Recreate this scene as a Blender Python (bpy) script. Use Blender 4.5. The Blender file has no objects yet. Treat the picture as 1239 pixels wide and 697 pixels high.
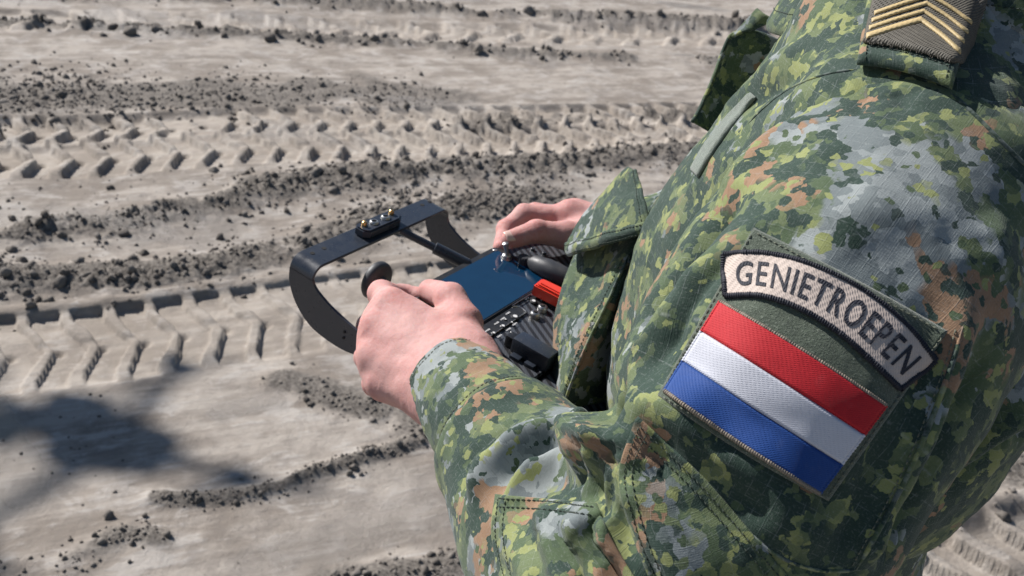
import bpy, bmesh, math, random
import numpy as np
from mathutils import Vector, Matrix
from mathutils.bvhtree import BVHTree

rng = np.random.default_rng(7)
random.seed(7)
scene = bpy.context.scene
COL = scene.collection

# ------------------------------------------------------------------ camera
FPX = 1240.0                       # focal length in pixels of the 1239 px wide photograph
PITCH, ROLL = math.radians(27.0), math.radians(6.0)
CAM = np.array([0.0, 0.0, 1.66])
_f = np.array([0, math.cos(PITCH), -math.sin(PITCH)])
_r0 = np.array([1.0, 0, 0])
_u0 = np.array([0, math.sin(PITCH), math.cos(PITCH)])
_R = math.cos(ROLL) * _r0 + math.sin(ROLL) * _u0
_U = -math.sin(ROLL) * _r0 + math.cos(ROLL) * _u0
cam_data = bpy.data.cameras.new('camera')
cam = bpy.data.objects.new('camera', cam_data)
COL.objects.link(cam)
cam.matrix_world = Matrix(((_R[0], _U[0], -_f[0], CAM[0]), (_R[1], _U[1], -_f[1], CAM[1]),
                           (_R[2], _U[2], -_f[2], CAM[2]), (0, 0, 0, 1)))
cam_data.sensor_width = 36.0
cam_data.lens = 36.0 * FPX / 1239.0
cam_data.clip_start = 0.02
cam_data.clip_end = 3000
cam_data.dof.use_dof = True
cam_data.dof.focus_distance = 0.60
cam_data.dof.aperture_fstop = 20.0
scene.camera = cam

# ------------------------------------------------------------------ sky, sun, exposure
SUN = np.array([-0.66, 0.43, 0.68]); SUN /= np.linalg.norm(SUN)      # direction towards the sun
world = bpy.data.worlds.new('World'); scene.world = world
world.use_nodes = True
wn = world.node_tree.nodes; wl = world.node_tree.links
sky = wn.new('ShaderNodeTexSky'); sky.sky_type = 'NISHITA'; sky.sun_disc = False
sky.sun_elevation = math.asin(SUN[2])
sky.sun_rotation = math.atan2(SUN[0], SUN[1])
sky.air_density = 1.0; sky.dust_density = 0.3; sky.ozone_density = 2.5
bg = wn['Background']; bg.inputs['Strength'].default_value = 0.050
wl.new(sky.outputs[0], bg.inputs['Color'])
sun_data = bpy.data.lights.new('sun', 'SUN'); sun_data.energy = 5.0; sun_data.angle = math.radians(0.53)
sun_data.color = (1.0, 0.955, 0.915)
sun = bpy.data.objects.new('sun', sun_data); COL.objects.link(sun)
sun.rotation_euler = Vector(SUN).to_track_quat('Z', 'Y').to_euler()
sun.location = (-6, 3, 8)
scene.view_settings.view_transform = 'Standard'
scene.view_settings.look = 'None'
scene.view_settings.gamma = 1.0
scene.view_settings.exposure = 0.62

# ------------------------------------------------------------------ geometry helpers
def ray(x, y): return _f + ((x - 619.5) / FPX) * _R - ((y - 348.5) / FPX) * _U
def P(x, y, d): return CAM + d * ray(x, y)                # photograph pixel + distance -> world
def G(x, y, z=0.0):
    v = ray(x, y); return CAM + v * ((z - CAM[2]) / v[2])  # photograph pixel -> ground

def nrm(v): v = np.asarray(v, float); return v / (np.linalg.norm(v) + 1e-12)

def empty(name, loc, rot=None):
    o = bpy.data.objects.new(name, None); COL.objects.link(o); o.empty_display_size = 0.1
    o.location = Vector(loc)
    if rot is not None: o.matrix_world = Matrix.Translation(Vector(loc)) @ rot.to_4x4()
    return o

def tag(o, label=None, cat=None, group=None, kind=None):
    if label: o['label'] = label
    if cat: o['category'] = cat
    if group: o['group'] = group
    if kind: o['kind'] = kind
    return o

def link(name, me, mat=None, parent=None, world_space=False, smooth=True):
    o = bpy.data.objects.new(name, me); COL.objects.link(o)
    if mat is not None: me.materials.append(mat)
    if smooth: me.shade_smooth()
    if parent is not None:
        o.parent = parent
        if world_space:
            o.matrix_parent_inverse = root_matrix(parent).inverted()
    return o

def root_matrix(o):
    m = o.matrix_basis.copy()
    if o.parent is not None:
        m = root_matrix(o.parent) @ o.matrix_parent_inverse @ m
    return m

def pymesh(name, V, Fc, smooth=True):
    V = np.asarray(V, np.float32)
    me = bpy.data.meshes.new(name)
    Fa = np.asarray(Fc) if not isinstance(Fc, list) else None
    if Fa is not None and Fa.ndim == 2:
        n = Fa.shape[1]
        me.vertices.add(len(V)); me.vertices.foreach_set('co', V.ravel())
        me.loops.add(Fa.size); me.loops.foreach_set('vertex_index', Fa.astype(np.int32).ravel())
        me.polygons.add(len(Fa)); me.polygons.foreach_set('loop_start', np.arange(0, Fa.size, n, dtype=np.int32))
        me.polygons.foreach_set('loop_total', np.full(len(Fa), n, np.int32))
        me.update(calc_edges=True)
    else:
        me.from_pydata([tuple(map(float, v)) for v in V], [], [tuple(map(int, q)) for q in Fc])
        me.update()
    return me

def attr_f(me, name, vals):
    a = me.attributes.new(name, 'FLOAT', 'POINT'); a.data.foreach_set('value', np.asarray(vals, np.float32).ravel())
def attr_v(me, name, vals):
    a = me.attributes.new(name, 'FLOAT_VECTOR', 'POINT'); a.data.foreach_set('vector', np.asarray(vals, np.float32).ravel())

def verts_of(me):
    a = np.empty(len(me.vertices) * 3, np.float32); me.vertices.foreach_get('co', a); return a.reshape(-1, 3).astype(float)
def normals_of(me):
    a = np.empty(len(me.vertices) * 3, np.float32); me.vertex_normals.foreach_get('vector', a); return a.reshape(-1, 3).astype(float)
def quads_of(me):
    a = np.empty(len(me.loops), np.int32); me.loops.foreach_get('vertex_index', a); return a
def set_verts(me, V):
    me.vertices.foreach_set('co', np.asarray(V, np.float32).ravel()); me.update()

def bvh_of(me):
    V = verts_of(me); return BVHTree.FromPolygons([tuple(v) for v in V], [tuple(p.vertices) for p in me.polygons])

def sstep(a, b, x):
    t = np.clip((x - a) / (b - a), 0, 1); return t * t * (3 - 2 * t)

def _hash(ix, iy, iz, seed):
    h = (ix.astype(np.int64) * 374761393 + iy.astype(np.int64) * 668265263 + iz.astype(np.int64) * 2147483647 + seed * 1274126177) & 0xffffffff
    h = ((h ^ (h >> 13)) * 1274126177) & 0xffffffff
    h = ((h ^ (h >> 16)) * 2246822519) & 0xffffffff
    return ((h ^ (h >> 15)) & 0xffffff) / float(0xffffff)
def vnoise(p, seed=0):
    """value noise in -1..1; p (n,2) or (n,3)"""
    p = np.asarray(p, float)
    if p.shape[1] == 2:
        i = np.floor(p); f = p - i; f = f * f * f * (f * (f * 6 - 15) + 10); ix, iy = i[:, 0], i[:, 1]; z = np.zeros_like(ix)
        a = _hash(ix, iy, z, seed); b = _hash(ix + 1, iy, z, seed); c = _hash(ix, iy + 1, z, seed); d = _hash(ix + 1, iy + 1, z, seed)
        u, v = f[:, 0], f[:, 1]
        return 2 * ((a * (1 - u) + b * u) * (1 - v) + (c * (1 - u) + d * u) * v) - 1
    i = np.floor(p); f = p - i; f = f * f * f * (f * (f * 6 - 15) + 10); ix, iy, iz = i.T; u, v, w = f.T
    def pl(k):
        a = _hash(ix, iy, iz + k, seed); b = _hash(ix + 1, iy, iz + k, seed); c = _hash(ix, iy + 1, iz + k, seed); d = _hash(ix + 1, iy + 1, iz + k, seed)
        return (a * (1 - u) + b * u) * (1 - v) + (c * (1 - u) + d * u) * v
    return 2 * (pl(0) * (1 - w) + pl(1) * w) - 1
def fbm(p, oct=4, seed=0, gain=0.5):
    p = np.asarray(p, float); s = 0; a = 1; t = 0
    for k in range(oct): s = s + a * vnoise(p * (2.03 ** k) + 17.3 * k, seed + k); t += a; a *= gain
    return s / t

def spline(pts, n):
    """Catmull-Rom through the points, n samples evenly spaced in chord length"""
    pts = np.asarray(pts, float)
    if len(pts) == 2: return pts[0] + (pts[1] - pts[0]) * np.linspace(0, 1, n)[:, None]
    q = np.vstack([2 * pts[0] - pts[1], pts, 2 * pts[-1] - pts[-2]])
    out = []
    for i in range(len(pts) - 1):
        t = np.linspace(0, 1, 24, endpoint=False)[:, None]
        a, b, c, d = q[i:i + 4]
        out.append(0.5 * (2 * b + (c - a) * t + (2 * a - 5 * b + 4 * c - d) * t ** 2 + (3 * b - a - 3 * c + d) * t ** 3))
    out = np.vstack(out + [pts[-1:]])
    L = np.r_[0, np.cumsum(np.linalg.norm(np.diff(out, axis=0), axis=1))]
    s = np.linspace(0, L[-1], n)
    return np.stack([np.interp(s, L, out[:, k]) for k in range(out.shape[1])], 1)

def grid_faces(ni, nj, closed=False):
    i, j = np.meshgrid(np.arange(ni - (0 if closed else 1)), np.arange(nj - 1), indexing='ij')
    i2 = (i + 1) % ni
    return np.stack([i * nj + j, i2 * nj + j, i2 * nj + j + 1, i * nj + j + 1], -1).reshape(-1, 4)

def tube(pts, rad, seg=8, cap=True):
    """swept round tube, returns V, F(list)"""
    pts = np.asarray(pts, float); n = len(pts)
    rad = np.broadcast_to(np.asarray(rad, float), (n,))
    T = np.gradient(pts, axis=0); T /= np.linalg.norm(T, axis=1)[:, None] + 1e-12
    ref = np.array([0, 0, 1.0]) if abs(T[0, 2]) < 0.9 else np.array([1.0, 0, 0])
    N = nrm(np.cross(T[0], ref)); V = []
    for k in range(n):
        N = nrm(N - T[k] * (N @ T[k])); Bn = np.cross(T[k], N)
        a = np.arange(seg) * 2 * math.pi / seg
        V.append(pts[k] + rad[k] * (np.cos(a)[:, None] * N + np.sin(a)[:, None] * Bn))
    V = np.vstack(V); Fc = []
    for k in range(n - 1):
        for a in range(seg):
            b = (a + 1) % seg
            Fc.append((k * seg + a, k * seg + b, (k + 1) * seg + b, (k + 1) * seg + a))
    if cap:
        Fc.append(tuple(range(seg))[::-1]); Fc.append(tuple((n - 1) * seg + a for a in range(seg)))
    return V, Fc

class MB:
    """collects shapes into one mesh"""
    def __init__(s): s.V = []; s.F = []; s.n = 0
    def add(s, V, Fc):
        s.V.append(np.asarray(V, float)); s.F += [tuple(int(i) + s.n for i in f) for f in Fc]; s.n += len(V); return s
    def tube(s, pts, rad, seg=10, cap=True): return s.add(*tube(pts, rad, seg, cap))
    def box(s, lo, hi, bev=0.0, M=None):
        bm = bmesh.new(); bmesh.ops.create_cube(bm, size=1)
        lo, hi = np.asarray(lo, float), np.asarray(hi, float)
        for v in bm.verts: v.co = Vector((lo + hi) / 2 + np.array(v.co) * (hi - lo))
        if bev > 0: bmesh.ops.bevel(bm, geom=bm.edges[:], offset=bev, segments=2, affect='EDGES', profile=0.6)
        bm.verts.index_update()
        V = np.array([v.co for v in bm.verts]); Fc = [tuple(v.index for v in f.verts) for f in bm.faces]; bm.free()
        if M is not None: V = V @ np.asarray(M)[:3, :3].T + np.asarray(M)[:3, 3]
        return s.add(V, Fc)
    def lathe(s, prof, c=(0, 0, 0), axis=(0, 0, 1), seg=24):
        """prof: (radius, height) from bottom to top"""
        ax = nrm(axis); e1 = nrm(np.cross(ax, [1, 0, 0] if abs(ax[0]) < 0.9 else [0, 1, 0])); e2 = np.cross(ax, e1)
        V = []; Fc = []; n = len(prof)
        for r_, h in prof:
            a = np.arange(seg) * 2 * math.pi / seg
            V.append(np.asarray(c) + h * ax + r_ * (np.cos(a)[:, None] * e1 + np.sin(a)[:, None] * e2))
        for k in range(n - 1):
            for a in range(seg):
                b = (a + 1) % seg; Fc.append((k * seg + a, k * seg + b, (k + 1) * seg + b, (k + 1) * seg + a))
        Fc.append(tuple(range(seg))[::-1]); Fc.append(tuple((n - 1) * seg + a for a in range(seg)))
        return s.add(np.vstack(V), Fc)
    def prism(s, poly, z0, z1, bev=0.0):
        bm = bmesh.new(); vs = [bm.verts.new((x, y, z0)) for x, y in poly]; f = bm.faces.new(vs)
        r_ = bmesh.ops.extrude_face_region(bm, geom=[f])
        for g in r_['geom']:
            if isinstance(g, bmesh.types.BMVert): g.co.z = z1
        bmesh.ops.recalc_face_normals(bm, faces=bm.faces[:])
        if bev > 0:
            ed = [e for e in bm.edges if abs(e.verts[0].co.z - e.verts[1].co.z) < 1e-9]
            bmesh.ops.bevel(bm, geom=ed, offset=bev, segments=2, affect='EDGES')
        bm.verts.index_update()
        V = np.array([v.co for v in bm.verts]); Fc = [tuple(v.index for v in f.verts) for f in bm.faces]; bm.free()
        return s.add(V, Fc)
    def build(s, name, mat, parent=None, smooth=True, world_space=False, angle=35):
        me = pymesh(name, np.vstack(s.V), s.F)
        o = link(name, me, mat, parent, world_space, smooth=False)
        if smooth:
            me.shade_smooth()
            try: me.set_sharp_from_angle(angle=math.radians(angle))
            except Exception: pass
        return o

# signed-distance modelling: a body is a smooth union of tapered limbs, meshed by surface nets
def sd_cone(p, a, b, ra, rb):
    a, b = np.asarray(a, float), np.asarray(b, float); ba = b - a
    h = np.clip((p - a) @ ba / (ba @ ba), 0, 1)
    return np.linalg.norm(p - a - h[:, None] * ba, axis=1) - (ra + (rb - ra) * h)
def smin(a, b, k):
    h = np.maximum(k - np.abs(a - b), 0) / k
    return np.minimum(a, b) - h * h * k * 0.25

def surface_nets(fn, lo, hi, h, project=3):
    lo, hi = np.asarray(lo, float), np.asarray(hi, float)
    n = np.ceil((hi - lo) / h).astype(int) + 1
    ax = [lo[k] + h * np.arange(n[k]) for k in range(3)]
    val = np.empty(n, np.float32)
    Yg, Zg = np.meshgrid(ax[1], ax[2], indexing='ij')
    base = np.stack([np.zeros(Yg.size), Yg.ravel(), Zg.ravel()], 1)
    for i in range(n[0]):
        q = base.copy(); q[:, 0] = ax[0][i]; val[i] = fn(q).reshape(n[1], n[2])
    ins = val < 0
    c = np.zeros(n - 1, np.int8)
    for dx in (0, 1):
        for dy in (0, 1):
            for dz in (0, 1): c += ins[dx:n[0] - 1 + dx, dy:n[1] - 1 + dy, dz:n[2] - 1 + dz]
    act = (c > 0) & (c < 8)
    idx = -np.ones(n - 1, np.int64); I = np.argwhere(act); idx[act] = np.arange(len(I))
    acc = np.zeros((len(I), 3)); cnt = np.zeros(len(I))
    for axx in range(3):
        o1, o2 = [k for k in range(3) if k != axx]
        for d1 in (0, 1):
            for d2 in (0, 1):
                a = I.copy(); a[:, o1] += d1; a[:, o2] += d2; b = a.copy(); b[:, axx] += 1
                va = val[a[:, 0], a[:, 1], a[:, 2]].astype(float); vb = val[b[:, 0], b[:, 1], b[:, 2]].astype(float)
                m = (va < 0) != (vb < 0); t = va / np.where(m, va - vb, 1)
                q = a.astype(float); q[:, axx] += t; acc[m] += q[m]; cnt[m] += 1
    V = lo + h * acc / cnt[:, None]
    Q = []
    for axx in range(3):
        o1, o2 = (axx + 1) % 3, (axx + 2) % 3
        s0 = [slice(None)] * 3; s1 = [slice(None)] * 3; s0[axx] = slice(0, -1); s1[axx] = slice(1, None)
        E = np.argwhere(ins[tuple(s0)] != ins[tuple(s1)])
        E = E[(E[:, o1] > 0) & (E[:, o2] > 0) & (E[:, o1] < n[o1] - 1) & (E[:, o2] < n[o2] - 1)]
        fl = ins[E[:, 0], E[:, 1], E[:, 2]]
        def cell(a, b):
            q = E.copy(); q[:, o1] -= a; q[:, o2] -= b; return idx[q[:, 0], q[:, 1], q[:, 2]]
        f = np.stack([cell(1, 1), cell(0, 1), cell(0, 0), cell(1, 0)], 1)
        f[~fl] = f[~fl][:, ::-1]; Q.append(f)
    Q = np.vstack(Q); Q = Q[(Q >= 0).all(1)]
    for _ in range(project):
        d = fn(V); e = h * 0.2; g = np.stack([fn(V + e * np.eye(3)[k]) - fn(V - e * np.eye(3)[k]) for k in range(3)], 1) / (2 * e)
        g2 = np.maximum((g * g).sum(1), 0.2)
        V = V - np.clip(d / g2, -h * 0.5, h * 0.5)[:, None] * g
    return V, Q

def subdivide(V, Q, levels):
    me = pymesh('tmp', V, Q); o = bpy.data.objects.new('tmp', me); COL.objects.link(o)
    m = o.modifiers.new('s', 'SUBSURF'); m.levels = levels; m.render_levels = levels; m.use_limit_surface = False
    dg = bpy.context.evaluated_depsgraph_get(); ev = o.evaluated_get(dg)
    me2 = bpy.data.meshes.new_from_object(ev, depsgraph=dg)
    bpy.data.objects.remove(o); bpy.data.meshes.remove(me)
    return me2
# ------------------------------------------------------------------ materials
class NT:
    def __init__(s, name, rough=0.6, spec=0.5, metal=0.0):
        s.m = bpy.data.materials.new(name); s.m.use_nodes = True
        s.t = s.m.node_tree; s.n = s.t.nodes; s.b = s.n['Principled BSDF']
        s.b.inputs['Roughness'].default_value = rough; s.b.inputs['Metallic'].default_value = metal
        s.b.inputs['Specular IOR Level'].default_value = spec
    def put(s, sock, v):
        if hasattr(v, 'is_output') or isinstance(v, bpy.types.NodeSocket): s.t.links.new(v, sock)
        elif isinstance(v, (tuple, list)) and len(v) == 3 and sock.type == 'RGBA': sock.default_value = (*v, 1)
        else: sock.default_value = v
    def node(s, typ, props=None, **ins):
        nd = s.n.new('ShaderNode' + typ)
        for k, v in (props or {}).items(): setattr(nd, k, v)
        for k, v in ins.items():
            key = int(k[1:]) if k[0] == '_' and k[1:].isdigit() else k.replace('_', ' ')
            s.put(nd.inputs[key], v)
        return nd
    def bsdf(s, **k):
        for a, v in k.items(): s.put(s.b.inputs[a.replace('_', ' ')], v)
    def obj(s): return s.node('TexCoord').outputs['Object']
    def attr(s, name, out='Fac'): return s.node('Attribute', dict(attribute_name=name)).outputs[out]
    def math(s, op, a, b=0.0, c=None, clamp=False):
        nd = s.node('Math', dict(operation=op, use_clamp=clamp)); s.put(nd.inputs[0], a); s.put(nd.inputs[1], b)
        if c is not None: s.put(nd.inputs[2], c)
        return nd.outputs[0]
    def vmath(s, op, a, b=(0, 0, 0)):
        nd = s.node('VectorMath', dict(operation=op)); s.put(nd.inputs[0], a)
        if op == 'SCALE': s.put(nd.inputs['Scale'], b)
        else: s.put(nd.inputs[1], b)
        return nd.outputs['Value'] if op in ('DOT_PRODUCT', 'LENGTH') else nd.outputs[0]
    def noise(s, vec, scale, detail=3, rough=0.5, dist=0.0, out=0):
        return s.node('TexNoise', None, Vector=vec, Scale=scale, Detail=detail, Roughness=rough, Distortion=dist).outputs[out]
    def voro(s, vec, scale, feature='F1', out='Distance', rnd=1.0):
        return s.node('TexVoronoi', dict(feature=feature), Vector=vec, Scale=scale, Randomness=rnd).outputs[out]
    def mix(s, f, a, b, blend='MIX'):
        nd = s.node('Mix', dict(data_type='RGBA', blend_type=blend)); s.put(nd.inputs[0], f); s.put(nd.inputs[6], a); s.put(nd.inputs[7], b); return nd.outputs[2]
    def step(s, x, lo, hi):
        return s.node('MapRange', dict(interpolation_type='SMOOTHSTEP'), _0=x, _1=lo, _2=hi, _3=0.0, _4=1.0).outputs[0]
    def ramp(s, x, lo, hi, a, b): return s.node('MapRange', None, _0=x, _1=lo, _2=hi, _3=a, _4=b).outputs[0]
    def bump(s, h, strength, dist, normal=None):
        nd = s.node('Bump', None, Strength=strength, Distance=dist, Height=h)
        if normal is not None: s.put(nd.inputs['Normal'], normal)
        return nd.outputs[0]

def mat_plain(name, col, rough=0.5, metal=0.0, var=0.12, bump=0.0, bscale=400, spec=0.5):
    k = NT(name, rough, spec, metal); c = k.obj()
    n = k.noise(c, 60, 4)
    a = tuple(x * (1 - var) for x in col); b = tuple(min(1, x * (1 + var)) for x in col)
    k.bsdf(Base_Color=k.mix(n, a, b), Roughness=k.ramp(k.noise(c, 130, 3), 0.3, 0.7, max(0.03, rough - 0.07), min(1, rough + 0.08)))
    if bump: k.bsdf(Normal=k.bump(k.noise(c, bscale, 3), bump, 0.001))
    return k.m

def mat_camo(name, shift=(0, 0, 0), grey_bias=0.0, uv=None):
    """blotched field camouflage: clusters of small rounded cells in grey, greens, lime and rust"""
    k = NT(name, 0.86, 0.25)
    c0 = k.vmath('ADD', k.obj(), shift)
    wob = k.vmath('SCALE', k.vmath('SUBTRACT', k.noise(c0, 190, 2, out=1), (0.5, 0.5, 0.5)), 0.0065)
    c = k.vmath('ADD', c0, wob)
    cell = k.voro(c, 205, out='Position')
    cell2 = k.voro(k.vmath('ADD', c, (3.1, 1.7, 0.4)), 168, out='Position')
    def lay(ce, off, sc, lo, det=1.5):
        n = k.noise(k.vmath('ADD', ce, off), sc, det, 0.55); return k.math('SUBTRACT', n, lo)
    tone, rust = k.attr('tone'), k.attr('rust')
    reg = k.noise(k.vmath('ADD', c0, (5.3, 2.2, 9.1)), 8.0, 1.0)          # large grey / green regions of the print
    rg = k.math('SUBTRACT', k.math('MULTIPLY', k.math('SUBTRACT', reg, 0.5 + grey_bias), 0.7), k.math('MULTIPLY', tone, 0.16))
    def soft(x): return k.step(x, -0.010, 0.014)
    col = k.mix(k.step(k.noise(cell2, 42, 2), 0.47, 0.53), (0.145, 0.170, 0.174), (0.255, 0.282, 0.280))
    fine = k.noise(c0, 900, 2)
    g = soft(k.math('ADD', lay(cell, (0, 0, 0), 32, 0.445), rg))
    col = k.mix(g, col, (0.060, 0.092, 0.044))
    g2 = soft(k.math('ADD', lay(cell2, (7, 3, 1), 44, 0.53), rg))
    col = k.mix(g2, col, (0.108, 0.140, 0.064))
    o = soft(k.math('ADD', lay(cell2, (2.5, 8.8, 4), 26, 0.62), k.math('MULTIPLY', rust, 0.16)))
    col = k.mix(o, col, (0.255, 0.155, 0.092))
    l = soft(k.math('ADD', lay(cell, (9, 1, 6), 70, 0.60), k.math('MULTIPLY', rg, 0.35)))
    col = k.mix(l, col, (0.215, 0.240, 0.090))
    d = soft(k.math('ADD', lay(cell2, (4, 4, 4), 48, 0.545), k.math('MULTIPLY', rg, 0.6)))
    col = k.mix(d, col, (0.019, 0.042, 0.030))
    d2 = soft(k.math('ADD', lay(cell, (1, 14, 4), 60, 0.63), 0.0))
    col = k.mix(d2, col, (0.020, 0.042, 0.032))
    # loose round dots of every colour break up the blotches
    vd = k.node('TexVoronoi', dict(feature='F1'), Vector=k.vmath('ADD', c, (0.7, 2.1, 5.5)), Scale=170)
    hs = k.node('SeparateColor', None, Color=vd.outputs['Color'])
    dot = k.math('SUBTRACT', 1.0, k.step(vd.outputs['Distance'], 0.42, 0.47))
    def pick(a, b): return k.math('MULTIPLY', dot, k.math('MULTIPLY', k.math('GREATER_THAN', hs.outputs[0], a), k.math('LESS_THAN', hs.outputs[0], b)))
    dg = k.math('ADD', k.math('MULTIPLY', rg, 0.9), 1.0)
    col = k.mix(pick(0.00, 0.06), col, (0.019, 0.042, 0.030))
    col = k.mix(pick(0.10, 0.15), col, (0.215, 0.240, 0.090))
    col = k.mix(pick(0.20, 0.28), col, (0.060, 0.092, 0.044))
    # worn fibres: tiny light flecks and a faded cast
    col = k.mix(k.math('MULTIPLY', k.step(fine, 0.52, 0.75), 0.16), col, (0.33, 0.35, 0.33))
    col = k.mix(k.math('MULTIPLY', k.noise(c0, 12, 3), 0.12), col, (0.14, 0.16, 0.14))
    uvv = k.attr('cloth', 'Vector') if uv else c0
    sx = k.node('SeparateXYZ', None, Vector=uvv)
    # ripstop threads 6 mm apart, twill ribs between
    def thread(x, period, w):
        t = k.math('ABSOLUTE', k.math('SUBTRACT', k.math('FRACT', k.math('MULTIPLY', x, 1 / period)), 0.5))
        return k.step(t, 0.5 - w, 0.5)
    if uv:
        rx = thread(sx.outputs[0], 0.0062, 0.05); ry = thread(sx.outputs[1], 0.0062, 0.05)
        rip = k.math('MAXIMUM', rx, ry)
        brk = k.step(k.noise(c0, 260, 2), 0.42, 0.62)
        col = k.mix(k.math('MULTIPLY', k.math('MULTIPLY', rip, brk), 0.42), col, k.mix(0.45, col, (0.42, 0.45, 0.45)))
        col = k.mix(k.math('MULTIPLY', k.step(k.noise(k.vmath('MULTIPLY', uvv, (2200, 520, 1)), 1.0, 3, 0.7), 0.46, 0.32), 0.42), col, k.vmath('SCALE', col, 0.45))
        wv = k.math('ADD', k.math('SINE', k.math('MULTIPLY', sx.outputs[0], 2 * math.pi / 0.0011)),
                    k.math('SINE', k.math('MULTIPLY', sx.outputs[1], 2 * math.pi / 0.0011)))
        h = k.math('ADD', k.math('MULTIPLY', wv, 0.03), k.math('MULTIPLY', rip, 0.22))
        slub = k.math('ADD', k.noise(k.vmath('MULTIPLY', uvv, (2600, 380, 1)), 1.0, 2), k.noise(k.vmath('MULTIPLY', uvv, (380, 2600, 1)), 1.0, 2))
        h = k.math('ADD', h, k.math('MULTIPLY', slub, 0.55))
    else:
        h = k.noise(c0, 1300, 2)
    nb = k.bump(h, 0.7, 0.0005)
    crinkle = k.noise(k.vmath('MULTIPLY', c0, (1, 1, 1)), 95, 4, 0.6, 0.6)
    nb2 = k.bump(crinkle, 0.07, 0.0025, nb)
    k.bsdf(Base_Color=col, Normal=nb2, Sheen_Weight=0.10, Sheen_Roughness=0.5)
    k.b.inputs['Sheen Tint'].default_value = (0.8, 0.85, 0.85, 1)
    return k.m

def mat_thread(name, col, twill=0.0009, bump=0.5, rough=0.7, vary=0.12, ang=0.6, sheen=0.03):
    """embroidered or woven thread; 'cloth' attribute is the patch's own metres"""
    k = NT(name, rough, 0.35); v = k.attr('cloth', 'Vector'); sx = k.node('SeparateXYZ', None, Vector=v)
    d = k.math('ADD', k.math('MULTIPLY', sx.outputs[0], math.cos(ang)), k.math('MULTIPLY', sx.outputs[1], math.sin(ang)))
    e = k.math('ADD', k.math('MULTIPLY', sx.outputs[0], -math.sin(ang)), k.math('MULTIPLY', sx.outputs[1], math.cos(ang)))
    w = k.math('SINE', k.math('MULTIPLY', d, 2 * math.pi / twill))
    w2 = k.math('SINE', k.math('ADD', k.math('MULTIPLY', e, 2 * math.pi / (twill * 2.2)), k.math('MULTIPLY', w, 1.2)))
    n = k.noise(v, 700, 3)
    h = k.math('ADD', k.math('ADD', k.math('MULTIPLY', w, 0.35), k.math('MULTIPLY', w2, 0.25)), k.math('MULTIPLY', n, 0.8))
    a = tuple(x * (1 - vary) for x in col); b = tuple(min(1, x * (1 + vary) + 0.004) for x in col)
    c = k.mix(k.math('ADD', k.math('MULTIPLY', w, 0.25), k.noise(v, 240, 4)), a, b)
    c = k.mix(k.math('MULTIPLY', k.step(k.noise(v, 90, 3), 0.55, 0.8), 0.05), c, (0.5, 0.48, 0.46))
    k.bsdf(Base_Color=c, Normal=k.bump(h, bump, 0.0004), Sheen_Weight=sheen)
    return k.m

def mat_felt(name, col, spot=(0.3, 0.33, 0.3)):
    k = NT(name, 0.95, 0.15); c = k.obj()
    n = k.noise(c, 1100, 3, 0.7); n2 = k.noise(c, 260, 4)
    cc = k.mix(n2, tuple(x * 0.6 for x in col), tuple(x * 1.4 for x in col))
    cc = k.mix(k.math('MULTIPLY', k.step(n, 0.56, 0.72), 0.75), cc, spot)
    k.bsdf(Base_Color=cc, Normal=k.bump(k.math('ADD', n, k.math('MULTIPLY', n2, 0.7)), 0.8, 0.0011), Sheen_Weight=0.4)
    return k.m

def mat_skin():
    k = NT('skin', 0.65, 0.22); c = k.obj()
    red = k.attr('red')
    n = k.noise(c, 95, 5, 0.65); n2 = k.noise(c, 330, 3)
    base = k.mix(n, (0.425, 0.225, 0.205), (0.535, 0.330, 0.305))
    base = k.mix(k.math('MULTIPLY', red, k.ramp(n2, 0.3, 0.7, 0.35, 1.0)), base, (0.44, 0.175, 0.158))
    base = k.mix(k.math('MULTIPLY', k.step(k.noise(c, 240, 3), 0.6, 0.75), 0.25), base, (0.53, 0.32, 0.28))
    v = k.voro(c, 900); fine = k.noise(c, 420, 4, 0.6)
    cr = k.node('TexWave', dict(wave_type='BANDS'), Vector=c, Scale=60, Distortion=9, Detail=3, Detail_Scale=3).outputs[0]
    h = k.math('ADD', k.math('MULTIPLY', v, 0.5), k.math('ADD', k.math('MULTIPLY', fine, 0.8), k.math('MULTIPLY', cr, 0.25)))
    k.bsdf(Base_Color=base, Normal=k.bump(h, 0.36, 0.0006), Roughness=k.ramp(n2, 0.3, 0.7, 0.58, 0.76))
    k.b.inputs['Subsurface Weight'].default_value = 0.35
    k.b.inputs['Subsurface Radius'].default_value = (1.0, 0.35, 0.2)
    k.b.inputs['Subsurface Scale'].default_value = 0.004
    return k.m

def mat_carbon():
    k = NT('carbon_fibre', 0.32, 0.5); c = k.obj(); sx = k.node('SeparateXYZ', None, Vector=c)
    x, y = sx.outputs[0], sx.outputs[1]
    # 2x2 twill seen as diagonal ribs
    d = k.math('SUBTRACT', k.math('MULTIPLY', x, 0.85), k.math('MULTIPLY', y, 0.52))
    w = k.math('SINE', k.math('MULTIPLY', d, 2 * math.pi / 0.0066))
    e = k.math('SINE', k.math('MULTIPLY', k.math('SUBTRACT', y, k.math('MULTIPLY', x, 0.6)), 2 * math.pi / 0.0026))
    rib = k.step(w, -0.45, 0.45)
    rib = k.math('ADD', k.math('MULTIPLY', rib, 0.85), k.math('MULTIPLY', e, 0.08))
    col = k.mix(rib, (0.008, 0.009, 0.012), (0.075, 0.082, 0.095))
    dust = k.step(k.noise(c, 75, 5, 0.65), 0.52, 0.8)
    col = k.mix(k.math('MULTIPLY', dust, 0.10), col, (0.30, 0.27, 0.23))
    k.bsdf(Base_Color=col, Normal=k.bump(rib, 0.35, 0.0008), Roughness=k.ramp(rib, 0, 1, 0.50, 0.30), Coat_Weight=0.12, Coat_Roughness=0.2)
    return k.m

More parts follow.
